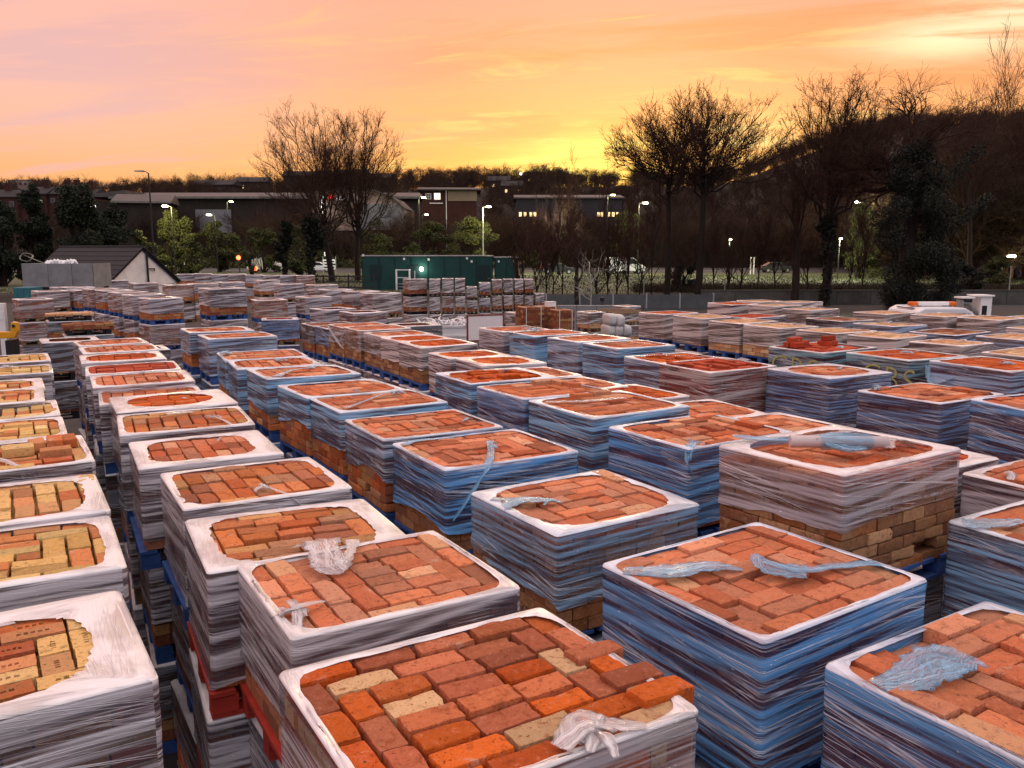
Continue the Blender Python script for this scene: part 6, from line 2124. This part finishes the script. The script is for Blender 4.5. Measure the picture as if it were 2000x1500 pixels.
    bush(515, 530, 440, 118, 90, 'dim olive bush beside the slim ivy trunk', 58, 'bush', 4600, .22)
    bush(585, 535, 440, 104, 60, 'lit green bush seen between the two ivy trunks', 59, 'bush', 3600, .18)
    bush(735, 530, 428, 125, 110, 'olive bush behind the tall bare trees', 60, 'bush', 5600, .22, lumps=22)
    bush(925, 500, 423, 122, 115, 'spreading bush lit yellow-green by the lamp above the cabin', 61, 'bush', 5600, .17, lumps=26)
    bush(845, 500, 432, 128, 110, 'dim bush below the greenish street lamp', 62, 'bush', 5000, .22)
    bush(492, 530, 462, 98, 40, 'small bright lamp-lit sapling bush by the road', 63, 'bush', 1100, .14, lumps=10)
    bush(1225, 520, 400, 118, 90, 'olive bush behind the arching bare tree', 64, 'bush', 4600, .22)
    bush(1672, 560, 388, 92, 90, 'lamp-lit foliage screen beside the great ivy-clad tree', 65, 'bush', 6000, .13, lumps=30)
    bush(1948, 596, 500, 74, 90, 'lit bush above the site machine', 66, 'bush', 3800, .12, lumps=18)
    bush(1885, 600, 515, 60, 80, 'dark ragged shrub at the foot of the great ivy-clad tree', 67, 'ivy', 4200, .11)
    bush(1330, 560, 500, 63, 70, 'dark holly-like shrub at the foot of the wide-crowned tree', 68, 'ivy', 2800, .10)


def woods():
    """hillside woodland and roadside thicket: masses nobody could count"""
    r = random.Random(9)
    protos = bpy.data.collections.new('woodland_kinds')
    for i in range(6):
        s = grow(r, (0, 0, 0), 12, .72, .17, 4, (9, 5, 4, 3), .22, .5)
        s = norm_height(s, 12, r.uniform(7.5, 10))
        me = seg_mesh('woodland_kind', s, 3, .020)
        me.materials.append(M_['wood'])
        protos.objects.link(bpy.data.objects.new('woodland_kind', me))
    ng = bpy.data.node_groups.new('scatter_trees', 'GeometryNodeTree')
    ng.interface.new_socket('Geometry', in_out='INPUT', socket_type='NodeSocketGeometry')
    ng.interface.new_socket('Geometry', in_out='OUTPUT', socket_type='NodeSocketGeometry')
    gi, go = ng.nodes.new('NodeGroupInput'), ng.nodes.new('NodeGroupOutput')
    ip = ng.nodes.new('GeometryNodeInstanceOnPoints')
    ci = ng.nodes.new('GeometryNodeCollectionInfo')
    ci.inputs['Collection'].default_value = protos
    ci.inputs['Separate Children'].default_value = True
    ci.inputs['Reset Children'].default_value = True
    ip.inputs['Pick Instance'].default_value = True
    rot = ng.nodes.new('FunctionNodeRandomValue')
    rot.data_type = 'FLOAT_VECTOR'
    rot.inputs[0].default_value = (-.05, -.05, 0)
    rot.inputs[1].default_value = (.05, .05, 6.28)
    sc = ng.nodes.new('GeometryNodeInputNamedAttribute')
    sc.data_type = 'FLOAT'
    sc.inputs[0].default_value = 'size'
    ng.links.new(gi.outputs[0], ip.inputs['Points'])
    ng.links.new(ci.outputs[0], ip.inputs['Instance'])
    ng.links.new(rot.outputs[0], ip.inputs['Rotation'])
    ng.links.new(sc.outputs[0], ip.inputs['Scale'])
    ng.links.new(ip.outputs[0], go.inputs[0])
    rng = np.random.RandomState(5)

    def mass(name, pts, smin, smax, label):
        me = bpy.data.meshes.new(name)
        me.from_pydata([(x, y, hz(x, y) - .3) for x, y in pts], [], [])
        at_ = me.attributes.new('size', 'FLOAT', 'POINT')
        at_.data.foreach_set('value', rng.uniform(smin, smax, len(pts)).astype(np.float32))
        o = stuff(link(name, me))
        md = o.modifiers.new('scatter', 'NODES')
        md.node_group = ng
        o['label'] = label

    pts = []
    while len(pts) < 1150:
        y = rng.uniform(185, 480)
        x = rng.uniform(-.64, .66) * y
        if 198 < y < 250 and x < 10:
            continue
        pts.append((x, y))
    # the crest of the slope carries its own line of trees
    for i in range(150):
        y = rng.uniform(405, 450)
        pts.append((rng.uniform(-.66, .60) * y, y))
    mass('woodland', pts, .50, .95, 'bare dark woodland covering the far hillside')
    pts = []
    while len(pts) < 330:
        y = rng.uniform(78, 235)
        x = rng.uniform(.36, .66) * y
        if x < 42:
            continue
        pts.append((x, y))
    for i in range(160):
        y = rng.uniform(150, 225)
        pts.append((rng.uniform(.30, .66) * y, y))
    mass('bank_woodland', pts, .45, 1.1, 'dense bare wood on the steep bank beside the road')
    pts = []
    while len(pts) < 165:
        y = rng.uniform(146, 178)
        x = rng.uniform(-.30, .34) * y
        if -.235 < x / y < -.13 or -.11 < x / y < -.04:
            if rng.rand() < .45:
                continue
        pts.append((x, y))
    mass('roadside_wood', pts, .45, .85, 'straggling bare trees along the far side of the road')
    # low evergreen growth under the lamps
    cs = []
    for i in range(150):
        x = rng.uniform(-62, 8)
        y = rng.uniform(121.0 + 23, 150)
        h = rng.uniform(1.2, 4.2) * (.65 + .35 * math.sin(x * .31))
        cs.append(((x, y, hz(x, y) + h * .5), (rng.uniform(1.2, 2.6), 1.2, h * .55)))
    V, F = leaf_cloud(rng, cs, 30000, .22)
    o = stuff(link('undergrowth', np_mesh('undergrowth', V, F), 'bush'))
    o['label'] = 'dim olive undergrowth along the far kerb'
    # brush along the far side of the road
    n = 42000
    x = rng.uniform(-110, 95, n)
    y = rng.uniform(146, 172, n)
    far = rng.rand(n) < .35
    x[far] = rng.uniform(5, 60, far.sum())
    y[far] = rng.uniform(61, 68, far.sum())
    keep = ~(far & ((x / y > .06) & (x / y < .145)))
    x, y = x[keep], y[keep]
    n = len(x)
    z = hgt(x, y)
    h = np.where(y < 100, rng.uniform(.1, .45, n), rng.uniform(.5, 7.0, n) * (.55 + .45 * np.sin(x * .16) * np.cos(x * .047 + 1)))
    P0 = np.stack([x, y, z - .1], 1)
    hb = np.where(y < 100, 0, np.maximum(0, h - rng.uniform(1, 3, n)))
    P0[:, 2] += hb
    P1 = P0 + np.stack([rng.normal(0, .35, n), rng.normal(0, .35, n), h - hb + .2], 1)
    segs = [(Vector(a), Vector(b), .035, .012, 0) for a, b in zip(P0.tolist(), P1.tolist())]
    o = stuff(link('thicket', seg_mesh('thicket', segs, 3, .012), 'brush'))
    o['label'] = 'tangled bare thicket along the road'
    # grass tufts on the verge
    n = 26000
    x = rng.uniform(-40, 60, n)
    y = rng.uniform(60.6, 104, n) 
    z = np.full(n, .5)
    V = np.zeros((n, 3, 3), np.float32)
    a = rng.uniform(0, 6.28, n)
    w = rng.uniform(.03, .09, n)
    hh = rng.uniform(.06, .2, n)
    V[:, 0] = np.stack([x - np.cos(a) * w, y - np.sin(a) * w, z], 1)
    V[:, 1] = np.stack([x + np.cos(a) * w, y + np.sin(a) * w, z], 1)
    V[:, 2] = np.stack([x + rng.normal(0, .06, n), y, z + hh], 1)
    o = stuff(link('grass', np_mesh('grass', V.reshape(-1, 3), np.arange(n * 3).reshape(-1, 3)), 'grass'))
    o['label'] = 'rough grass on the verge'


# ---------------------------------------------------------------- buildings on the hillside
def windows(t, px0, py0, d, items, mat, frame='white'):
    for (px, py, w, h) in items:
        p = at(px, py, d)
    return


def box_building(name, label, px0, px1, ptop, pbot, d, depth, wall, roof, rz=0.0, roof_h=0.0, over=.4):
    """simple gabled or flat building, front towards the yard; returns the thing and metres per pixel"""
    k = d / 1650
    pc = at((px0 + px1) / 2, pbot, d)
    zt = at((px0 + px1) / 2, ptop, d).z
    zb = min(pc.z, hz(pc.x, pc.y)) - 1.0
    W = (px1 - px0) * k
    t = thing(name, label, 'building', (pc.x, d, 0), rz)
    MB().box((0, depth / 2, (zb + zt) / 2), (W, depth, zt - zb)).build('wall', wall, t)
    if roof_h > 0:
        m = MB().prism([(-over, zt + .02), (depth + over, zt + .02), (depth + over, zt + .25), (depth * .5, zt + roof_h), (-over, zt + .25)], 'x', -W / 2 - over, W / 2 + over)
    else:
        m = MB().box((0, depth / 2, zt + .15), (W + over * 2, depth + over * 2, .3))
    m.build('roof', roof, t)
    return t, k, W, zt, zb


def far_buildings():
    # long warehouse
    t, k, W, zt, zb = box_building('warehouse', 'long low grey warehouse with a pale eaves line on the slope', 232, 812, 387, 470, 206, 40, 'wallbrown', 'roofgrey', 0, 2.6, .8)
    MB().box((0, -.9, zt + .1), (W + 1.6, .25, .5)).build('gutter', 'conc', t)
    for i in range(9):
        MB().box((-W / 2 + 4 + i * 8, -.06, (zt + zb) / 2), (.25, .12, zt - zb - .1)).build('downpipe', 'poledark', t)
    d = MB().box((-12.6, -.06, zt - 5.4), (8.5, .14, 5.5)).build('loading_door', 'conc2', t)
    p = at(182, 404, 205)
    MB().prism([(-W / 2 - 8, zt + 1.0), (-W / 2 + 2, zt + 2.0), (-W / 2 + 2, zt + .4), (-W / 2 - 9, zt + .4)], 'y', 2, 30).build('end_roof', 'roofgrey', t)
    MB().box((-W / 2 - 3.6, 16, (zt + zb) / 2 - .4), (7.2, 27, zt - zb - .4)).build('end_wall', 'wallbrown', t)
    # lower wing with its own gable, in front
    t, k, W, zt, zb = box_building('warehouse_wing', 'lower hipped wing standing in front of the long grey warehouse', 234, 330, 396, 480, 188, 14, 'wallbrown', 'roofgrey', .25, 2.2, .7)
    MB().box((0, -.75, zt + .12), (W + 1.4, .25, .4)).build('gutter', 'conc', t)
    # lit white number sign
    p = at(182, 404, 180)
    t = thing('lit_sign', 'small lit white numeral sign among the evergreens', 'sign', tuple(p), 0)
    for i, q in enumerate((-1, 0, 1)):
        f = MB()
        f.box((q * .42, 0, .28), (.26, .06, .08)).box((q * .42, 0, 0), (.26, .06, .08)).box((q * .42, 0, -.28), (.26, .06, .08))
        f.box((q * .42 + (.1 if i != 0 else .1), 0, .14), (.07, .058, .30)).box((q * .42 + (-.1 if i == 0 else .1), 0, -.14), (.07, .058, .30))
        f.build('numeral', 'signwhite', t)
    MB().box((0, .2, -4), (.15, .15, 8)).build('post', 'poledark', t)
    # pale curved-roof shed with lit sign
    d = 170
    k = d / 1650
    c = at(700, 430, d)
    zt = at(700, 370, d).z
    t = thing('curved_shed', 'pale pinkish shed with curved roof and a lit red and white sign', 'building', (c.x, d, 0), 0)
    W = 180 * k
    arc = [(-W / 2, zt - 1.2), (-W * .3, zt - .1), (-.05 * W, zt + .05), (W * .2, zt - .55), (W * .38, zt - 1.9), (W / 2, zt - 4.0)]
    zb = c.z - 2
    MB().prism([(-W / 2, zb), *arc, (W / 2, zb)], 'y', 0, 16).build('wall', 'wallpale', t)
    rf = MB()
    for a, b in zip(arc[:-1], arc[1:]):
        rf.prism([(a[0], a[1] + .02), (b[0], b[1] + .02), (b[0], b[1] + .4), (a[0], a[1] + .4)], 'y', -.8, 16.5)
    rf.build('roof', 'roofgrey', t)
    MB().box((W * .24, -.1, zb + 2.6), (W * .46, .3, 5.0)).build('lower_wall', 'conc2', t)
    sx = (648 - 700) * k
    MB().box((sx - 1.4, -.2, c.z + 3.6), (.9, .2, 4.6)).build('sign_panel', 'signwhite', t)
    MB().box((sx + .1, -.2, c.z + 4.6), (1.3, .2, .9)).build('sign_letters', 'signred', t)
    MB().box((sx + 2.0, -.2, c.z + 4.3), (1.6, .2, .8)).build('sign_panel', 'signwhite', t)
    # brick office
    t, k, W, zt, zb = box_building('brick_office', 'dark brick office with one brightly lit window and a cream panel', 826, 930, 372, 420, 172, 12, 'redbrick', 'roofgrey', .05, 1.0, .9)
    def win(px, py, w, h, lit):
        x = (px - 878) * k
        z = zt - (py - 372) * k
        f = MB().box((x, -.05, z), (w + .24, .14, h + .24)).build('window', 'white', t)
        MB().box((x, -.135, z), (w, .04, h)).build('pane', 'winlit' if lit else 'glass', f)
        MB().box((x, -.17, z), (.07, .03, h)).box((x, -.17, z), (w, .029, .07)).build('glazing_bar', 'white', f)
    win(855, 383, 1.1, 1.1, True)
    win(838, 383, .9, .9, False)
    MB().box(((903 - 878) * k, -.08, zt - 1.1), (5.8, .2, 1.9)).build('cream_panel', 'cream', t)
    MB().box(((872 - 878) * k, -.06, (zt + zb) / 2), (.16, .12, zt - zb)).build('downpipe', 'strap', t)
    MB().box(((853 - 878) * k, -.09, zt - 2.5), (2.6, .22, .16)).build('window_ledge', 'white', t)
    # purple-grey units with warm windows
    t, k, W, zt, zb = box_building('industrial_unit', 'long purple-grey industrial unit with warm lit windows behind the saplings', 1010, 1212, 388, 428, 178, 14, 'wallpurple', 'roofgrey', 0, 1.2, .5)
    for px in (1018, 1027, 1038, 1046, 1168, 1174, 1188, 1196, 1204):
        f = MB().box(((px - 1111) * k, -.05, zt - 3.2), (.62, .12, .95)).build('window', 'white', t)
        MB().box(((px - 1111) * k, -.13, zt - 3.2), (.48, .05, .8)).build('pane', 'winwarm', f)
    # tower block and terrace on the left
    t, k, W, zt, zb = box_building('tower_block', 'pinkish flat-topped tower block on the skyline', 20, 67, 352, 400, 400, 12, 'wallpale', 'wallpale', 0, 0, .3)
    for r in range(3):
        for i in range(5):
            f = MB().box((-W / 2 + 1.3 + i * 2.2, -.05, zt - 1.6 - r * 2.9), (1.3, .12, 1.3)).build('window', 'conc', t)
            MB().box((-W / 2 + 1.3 + i * 2.2, -.13, zt - 1.6 - r * 2.9), (1.0, .05, 1.0)).build('pane', 'glass', f)
    for i, (a, b, top, ch) in enumerate(((-20, 36, 386, (4,)), (38, 92, 380, (80,)), (95, 150, 380, (122, 140)), (150, 182, 384, (168,)))):
        lab = ['dark terraced house at the picture edge below the tower block', 'dark terraced house with a wide chimney beside the tower block', 'dark terraced house with two chimneys behind the broad evergreen', 'dark end house with a tall chimney next to the warehouse'][i]
        t, k, W, zt, zb = box_building('terraced_house', lab, a, b, top, 420, 225 + i, 9, 'redbrick', 'slate', 0, .1 + 2.2, .3)
        for c in ch:
            x = (c - (a + b) / 2) * k
            m = MB().box((x, 4, zt + 2.6), (1.5, .8, 3.0)).build('chimney', 'redbrick', t)
            for q in (-.4, .1, .5):
                MB().tube([(x + q, 4, zt + 4.1), (x + q, 4, zt + 4.6)], .14, 8).build('chimney_pot', 'wallbrown', m)
        for q in (-.3, .3):
            f = MB().box((W * q, -.05, zt - 1.6), (1.2, .12, 1.4)).build('window', 'conc', t)
            MB().box((W * q, -.13, zt - 1.6), (.95, .05, 1.15)).build('pane', 'winlit' if (i == 1 and q > 0) else 'glass', f)
    # dark houses on the crest
    for i, (a, b, top, d) in enumerate(((376, 455, 352, 330), (460, 520, 346, 345), (556, 640, 334, 350), (650, 712, 330, 360), (720, 770, 338, 370), (1020, 1060, 336, 430))):
        lab = ['long dark roofed house on the crest beyond the warehouse lamp', 'second dark house on the crest, next to the long-roofed one', 'dark broad house behind the rounded bare tree', 'dark gabled house behind the fan-shaped bare tree', 'small dark house on the crest beyond the curved shed', 'dark house on the glowing skyline'][i]
        t, k, W, zt, zb = box_building('crest_house', lab, a, b, top + 10, top + 40, d, 10, 'wallbrown', 'slate', .1 * (i % 3 - 1), 2.4, .4)
        for q in (-.25, .2):
            f = MB().box((W * q, -.05, zt - 1.8), (1.3, .12, 1.5)).build('window', 'conc', t)
            MB().box((W * q, -.13, zt - 1.8), (1.0, .05, 1.2)).build('pane', 'winwarm' if (i in (1, 5) and q < 0) else 'glass', f)
    # scattered lit windows low on the hillside: small houses
    for i, (px, py, d) in enumerate(((975, 362, 330), (1000, 372, 310), (1045, 352, 380))):
        lab = ['tiny hillside house with two lit windows below the crest lamp', 'lower tiny hillside house with a lit window above the brick office', 'uppermost tiny hillside house with a lit window near the skyline'][i]
        t, k, W, zt, zb = box_building('hillside_house', lab, px - 20, px + 20, py - 8, py + 16, d, 8, 'wallbrown', 'slate', 0, 2.2, .3)
        for q in (-.28, .1, .34):
            f = MB().box((W * q, -.05, zt - 1.6), (1.0, .12, 1.2)).build('window', 'conc', t)
            MB().box((W * q, -.13, zt - 1.6), (.75, .05, .95)).build('pane', 'winwarm' if q != .1 else 'glass', f)


# ---------------------------------------------------------------- road users and signs
def car(px, py, d, label, paint, rz, kind='car', lights=None, group='vehicles on the road'):
    p = at(px, py, d)
    z = hz(p.x, p.y)
    t = thing(kind, label, kind, (p.x, p.y, z + .01), rz, group)
    if kind == 'van':
        prof = [(-2.5, .35), (2.45, .35), (2.55, .8), (2.35, 1.1), (1.75, 1.25), (1.15, 2.02), (.9, 2.12), (-2.4, 2.12), (-2.52, 1.9)]
        wind = [[(1.62, 1.28), (1.1, 1.93), (.45, 1.93), (.45, 1.28)]]
        hw, wr, wx = .95, .34, (1.6, -1.6)
    else:
        prof = [(-2.1, .32), (2.1, .32), (2.2, .6), (2.05, .82), (1.1, .95), (.45, 1.42), (-.9, 1.45), (-1.6, 1.02), (-2.15, .95), (-2.2, .6)]
        wind = [[(1.0, .97), (.42, 1.36), (-.15, 1.38), (-.15, .97)], [(-.22, .97), (-.22, 1.38), (-.88, 1.38), (-1.45, 1.0)]]
        hw, wr, wx = .86, .31, (1.35, -1.35)
    MB().prism(prof, 'y', -hw, hw).build('body', paint, t, bevel=.05)
    for s in (-1, 1):
        for w in wind:
            MB().prism(w, 'y', s * hw, s * (hw + .006)).build('side_window', 'glass', t)
    for x in wx:
        for s in (-1, 1):
            w = MB().tube([(x, s * hw - .1, wr), (x, s * hw + .02, wr)], wr, 18).build('wheel', 'tyre', t)
            MB().tube([(x, s * hw - .11, wr), (x, s * hw + .03, wr)], wr * .58, 12).build('rim', 'galv', w)
    top = prof[2][1]
    for s in (-1, 1):
        MB().box((prof[2][0] - .02, s * hw * .7, top + .02), (.12, .3, .16)).build('headlight', 'lampwhite' if lights in ('head', 'both') else 'strap', t)
        MB().box((prof[-1][0] + .02, s * hw * .75, top + .15), (.10, .22, .2)).build('tail_light', 'tail' if lights in ('tail', 'both') else 'amber', t)
    return t


def road_users():
    car(352, 519, 118, 'white hatchback passing behind the hut gable', 'carwhite', .08, 'car', 'both')
    car(1220, 532, 112, 'white panel van parked on the verge behind the saplings', 'carwhite', .04, 'van')
    car(1515, 538, 118, 'dark car with headlamps on beyond the grass verge', 'cardark', .0, 'car', 'head')
    car(520, 522, 122, 'white van half hidden by the dark trunks near the traffic signal', 'carwhite', .0, 'van', 'tail')
    car(620, 527, 120, 'white car with bright headlamps between the ivy trunks and the bare tree', 'carwhite', .1, 'car', 'head')
    car(1945, 542, 95, 'dark car with a red tail lamp behind the lit bush', 'cardark', 3.2, 'car', 'tail')
    car(1090, 540, 110, 'dark car with amber glow behind the leaning trunk', 'cardark', .0, 'car', 'both')
    # traffic signal
    for i, (px, py, lab) in enumerate(((467, 504, 'traffic signal showing red beside the road'), (500, 525, 'low red road lamp just above the farthest white row'))):
        p = at(px, py, 116)
        zb = hz(p.x, p.y)
        t = thing('traffic_signal', lab, 'traffic signal', (p.x, p.y, zb), 0)
        h = p.z - zb
        MB().tube([(0, 0, 0), (0, 0, h + .5)], .07, 8).build('pole', 'poledark', t)
        MB().box((0, -.14, h - .25), (.34, .22, 1.0)).build('signal_box', 'black', t)
        MB().tube([(0, -.255, h + .05), (0, -.28, h + .05)], .30, 14).build('red_lens', 'tail', t)
    # lit notice boards near the ivy trunks
    p = at(640, 505, 104)
    zb = hz(p.x, p.y)
    t = thing('notice_boards', 'cluster of small lit white notice boards on a frame by the bare trees', 'sign', (p.x, p.y, zb), 0)
    for i, (x, z, w, h) in enumerate(((0, 2.6, .8, .5), (-.25, 1.7, .7, .5), (.55, 1.7, .7, .5), (-.25, 1.0, .7, .5), (.55, 1.0, .7, .5))):
        MB().box((x, 0, z), (w, .06, h)).build('board', 'white', t)
        MB().box((x, -.04, z), (w * .7, .03, h * .35)).build('board_print', 'poledark', t)
    for x in (-.6, .95):
        MB().tube([(x, .06, 0), (x, .06, 2.3)], .04, 6).build('post', 'galv', t)
    MB().tube([(.1, .06, 0), (.1, .06, 2.9)], .04, 6).build('post', 'galv', t)
    lamp_light('board_light', t, (0, -2.5, 3.4), 160, (1, 1, .8), .2)
    # lit yellow-white roadside board beside the cabin
    p = at(1018, 522, 104)
    zb = hz(p.x, p.y)
    t = thing('roadside_board', 'pale lit board standing beyond the short green cabin', 'sign', (p.x, p.y, zb), 0)
    MB().box((0, 0, p.z - zb), (.9, .08, 1.5)).build('panel', 'cream', t)
    MB().box((-.1, -.05, p.z - zb + .1), (.35, .03, .5)).build('panel_print', 'poledark', t)
    MB().tube([(0, .05, 0), (0, .05, p.z - zb - .5)], .05, 6).build('post', 'galv', t)
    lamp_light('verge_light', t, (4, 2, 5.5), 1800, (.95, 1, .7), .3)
    # square-framed road sign among saplings
    p = at(1061, 512, 80)
    zb = hz(p.x, p.y)
    t = thing('road_sign', 'thin white square sign frame between the saplings', 'sign', (p.x, p.y, zb), 0)
    h = p.z - zb
    f = MB()
    f.box((0, 0, h + .3), (.45, .04, .05)).box((0, 0, h - .3), (.45, .04, .05)).box((-.2, 0, h), (.05, .04, .551))
    f.build('frame', 'white', t)
    MB().tube([(.05, .03, 0), (.05, .03, h - .3)], .035, 6).build('post', 'galv', t)
    # floodlight for the pale tree, on the barrier line
    p = at(1176, 585, 44)
    t = thing('floodlight', 'small black floodlight on a short post under the pale tree', 'lamp', (p.x, p.y, 0), 0)
    MB().tube([(0, 0, 0), (0, 0, .9)], .03, 6).build('post', 'poledark', t)
    hd = MB().box((0, .02, 1.0), (.26, .12, .2)).build('lamp_head', 'black', t, bevel=.01)
    MB().box((0, .085, 1.0), (.22, .012, .16)).build('lens', 'lampwhite', hd)
    lamp_light('flood', t, (-.2, .6, 1.3), 55, (1, .98, .88), .1)
    # verge lamp posts that wash the grass
    for i, (px, d) in enumerate(((1425, 96), (1640, 88))):
        p = at(px, 470, d)
        zb = hz(p.x, p.y)
        t = thing('bollard_lamp', ['low verge lamp behind the two slim white posts', 'low verge lamp behind the seed-hung tree'][i], 'lamp', (p.x, p.y, zb), 0)
        MB().tube([(0, 0, 0), (0, 0, 4.2)], .05, 6).build('pole', 'poledark', t)
        hd = MB().box((0, -.15, 4.25), (.25, .5, .12)).build('lamp_head', 'galv', t)
        MB().box((0, -.2, 4.18), (.2, .35, .03)).build('lens', 'lampgreen', hd)
        lamp_light('verge_light', t, (0, -.5, 4.0), 1500, (.95, 1, .62), .25)


build_pallets()
lower_layers()
far_stacks()
packs()
white_bags()
yard_things()
pickup()
lettering()
hut()
container()
street_lamps()
boundary()
trees()
woods()
far_buildings()
road_users()
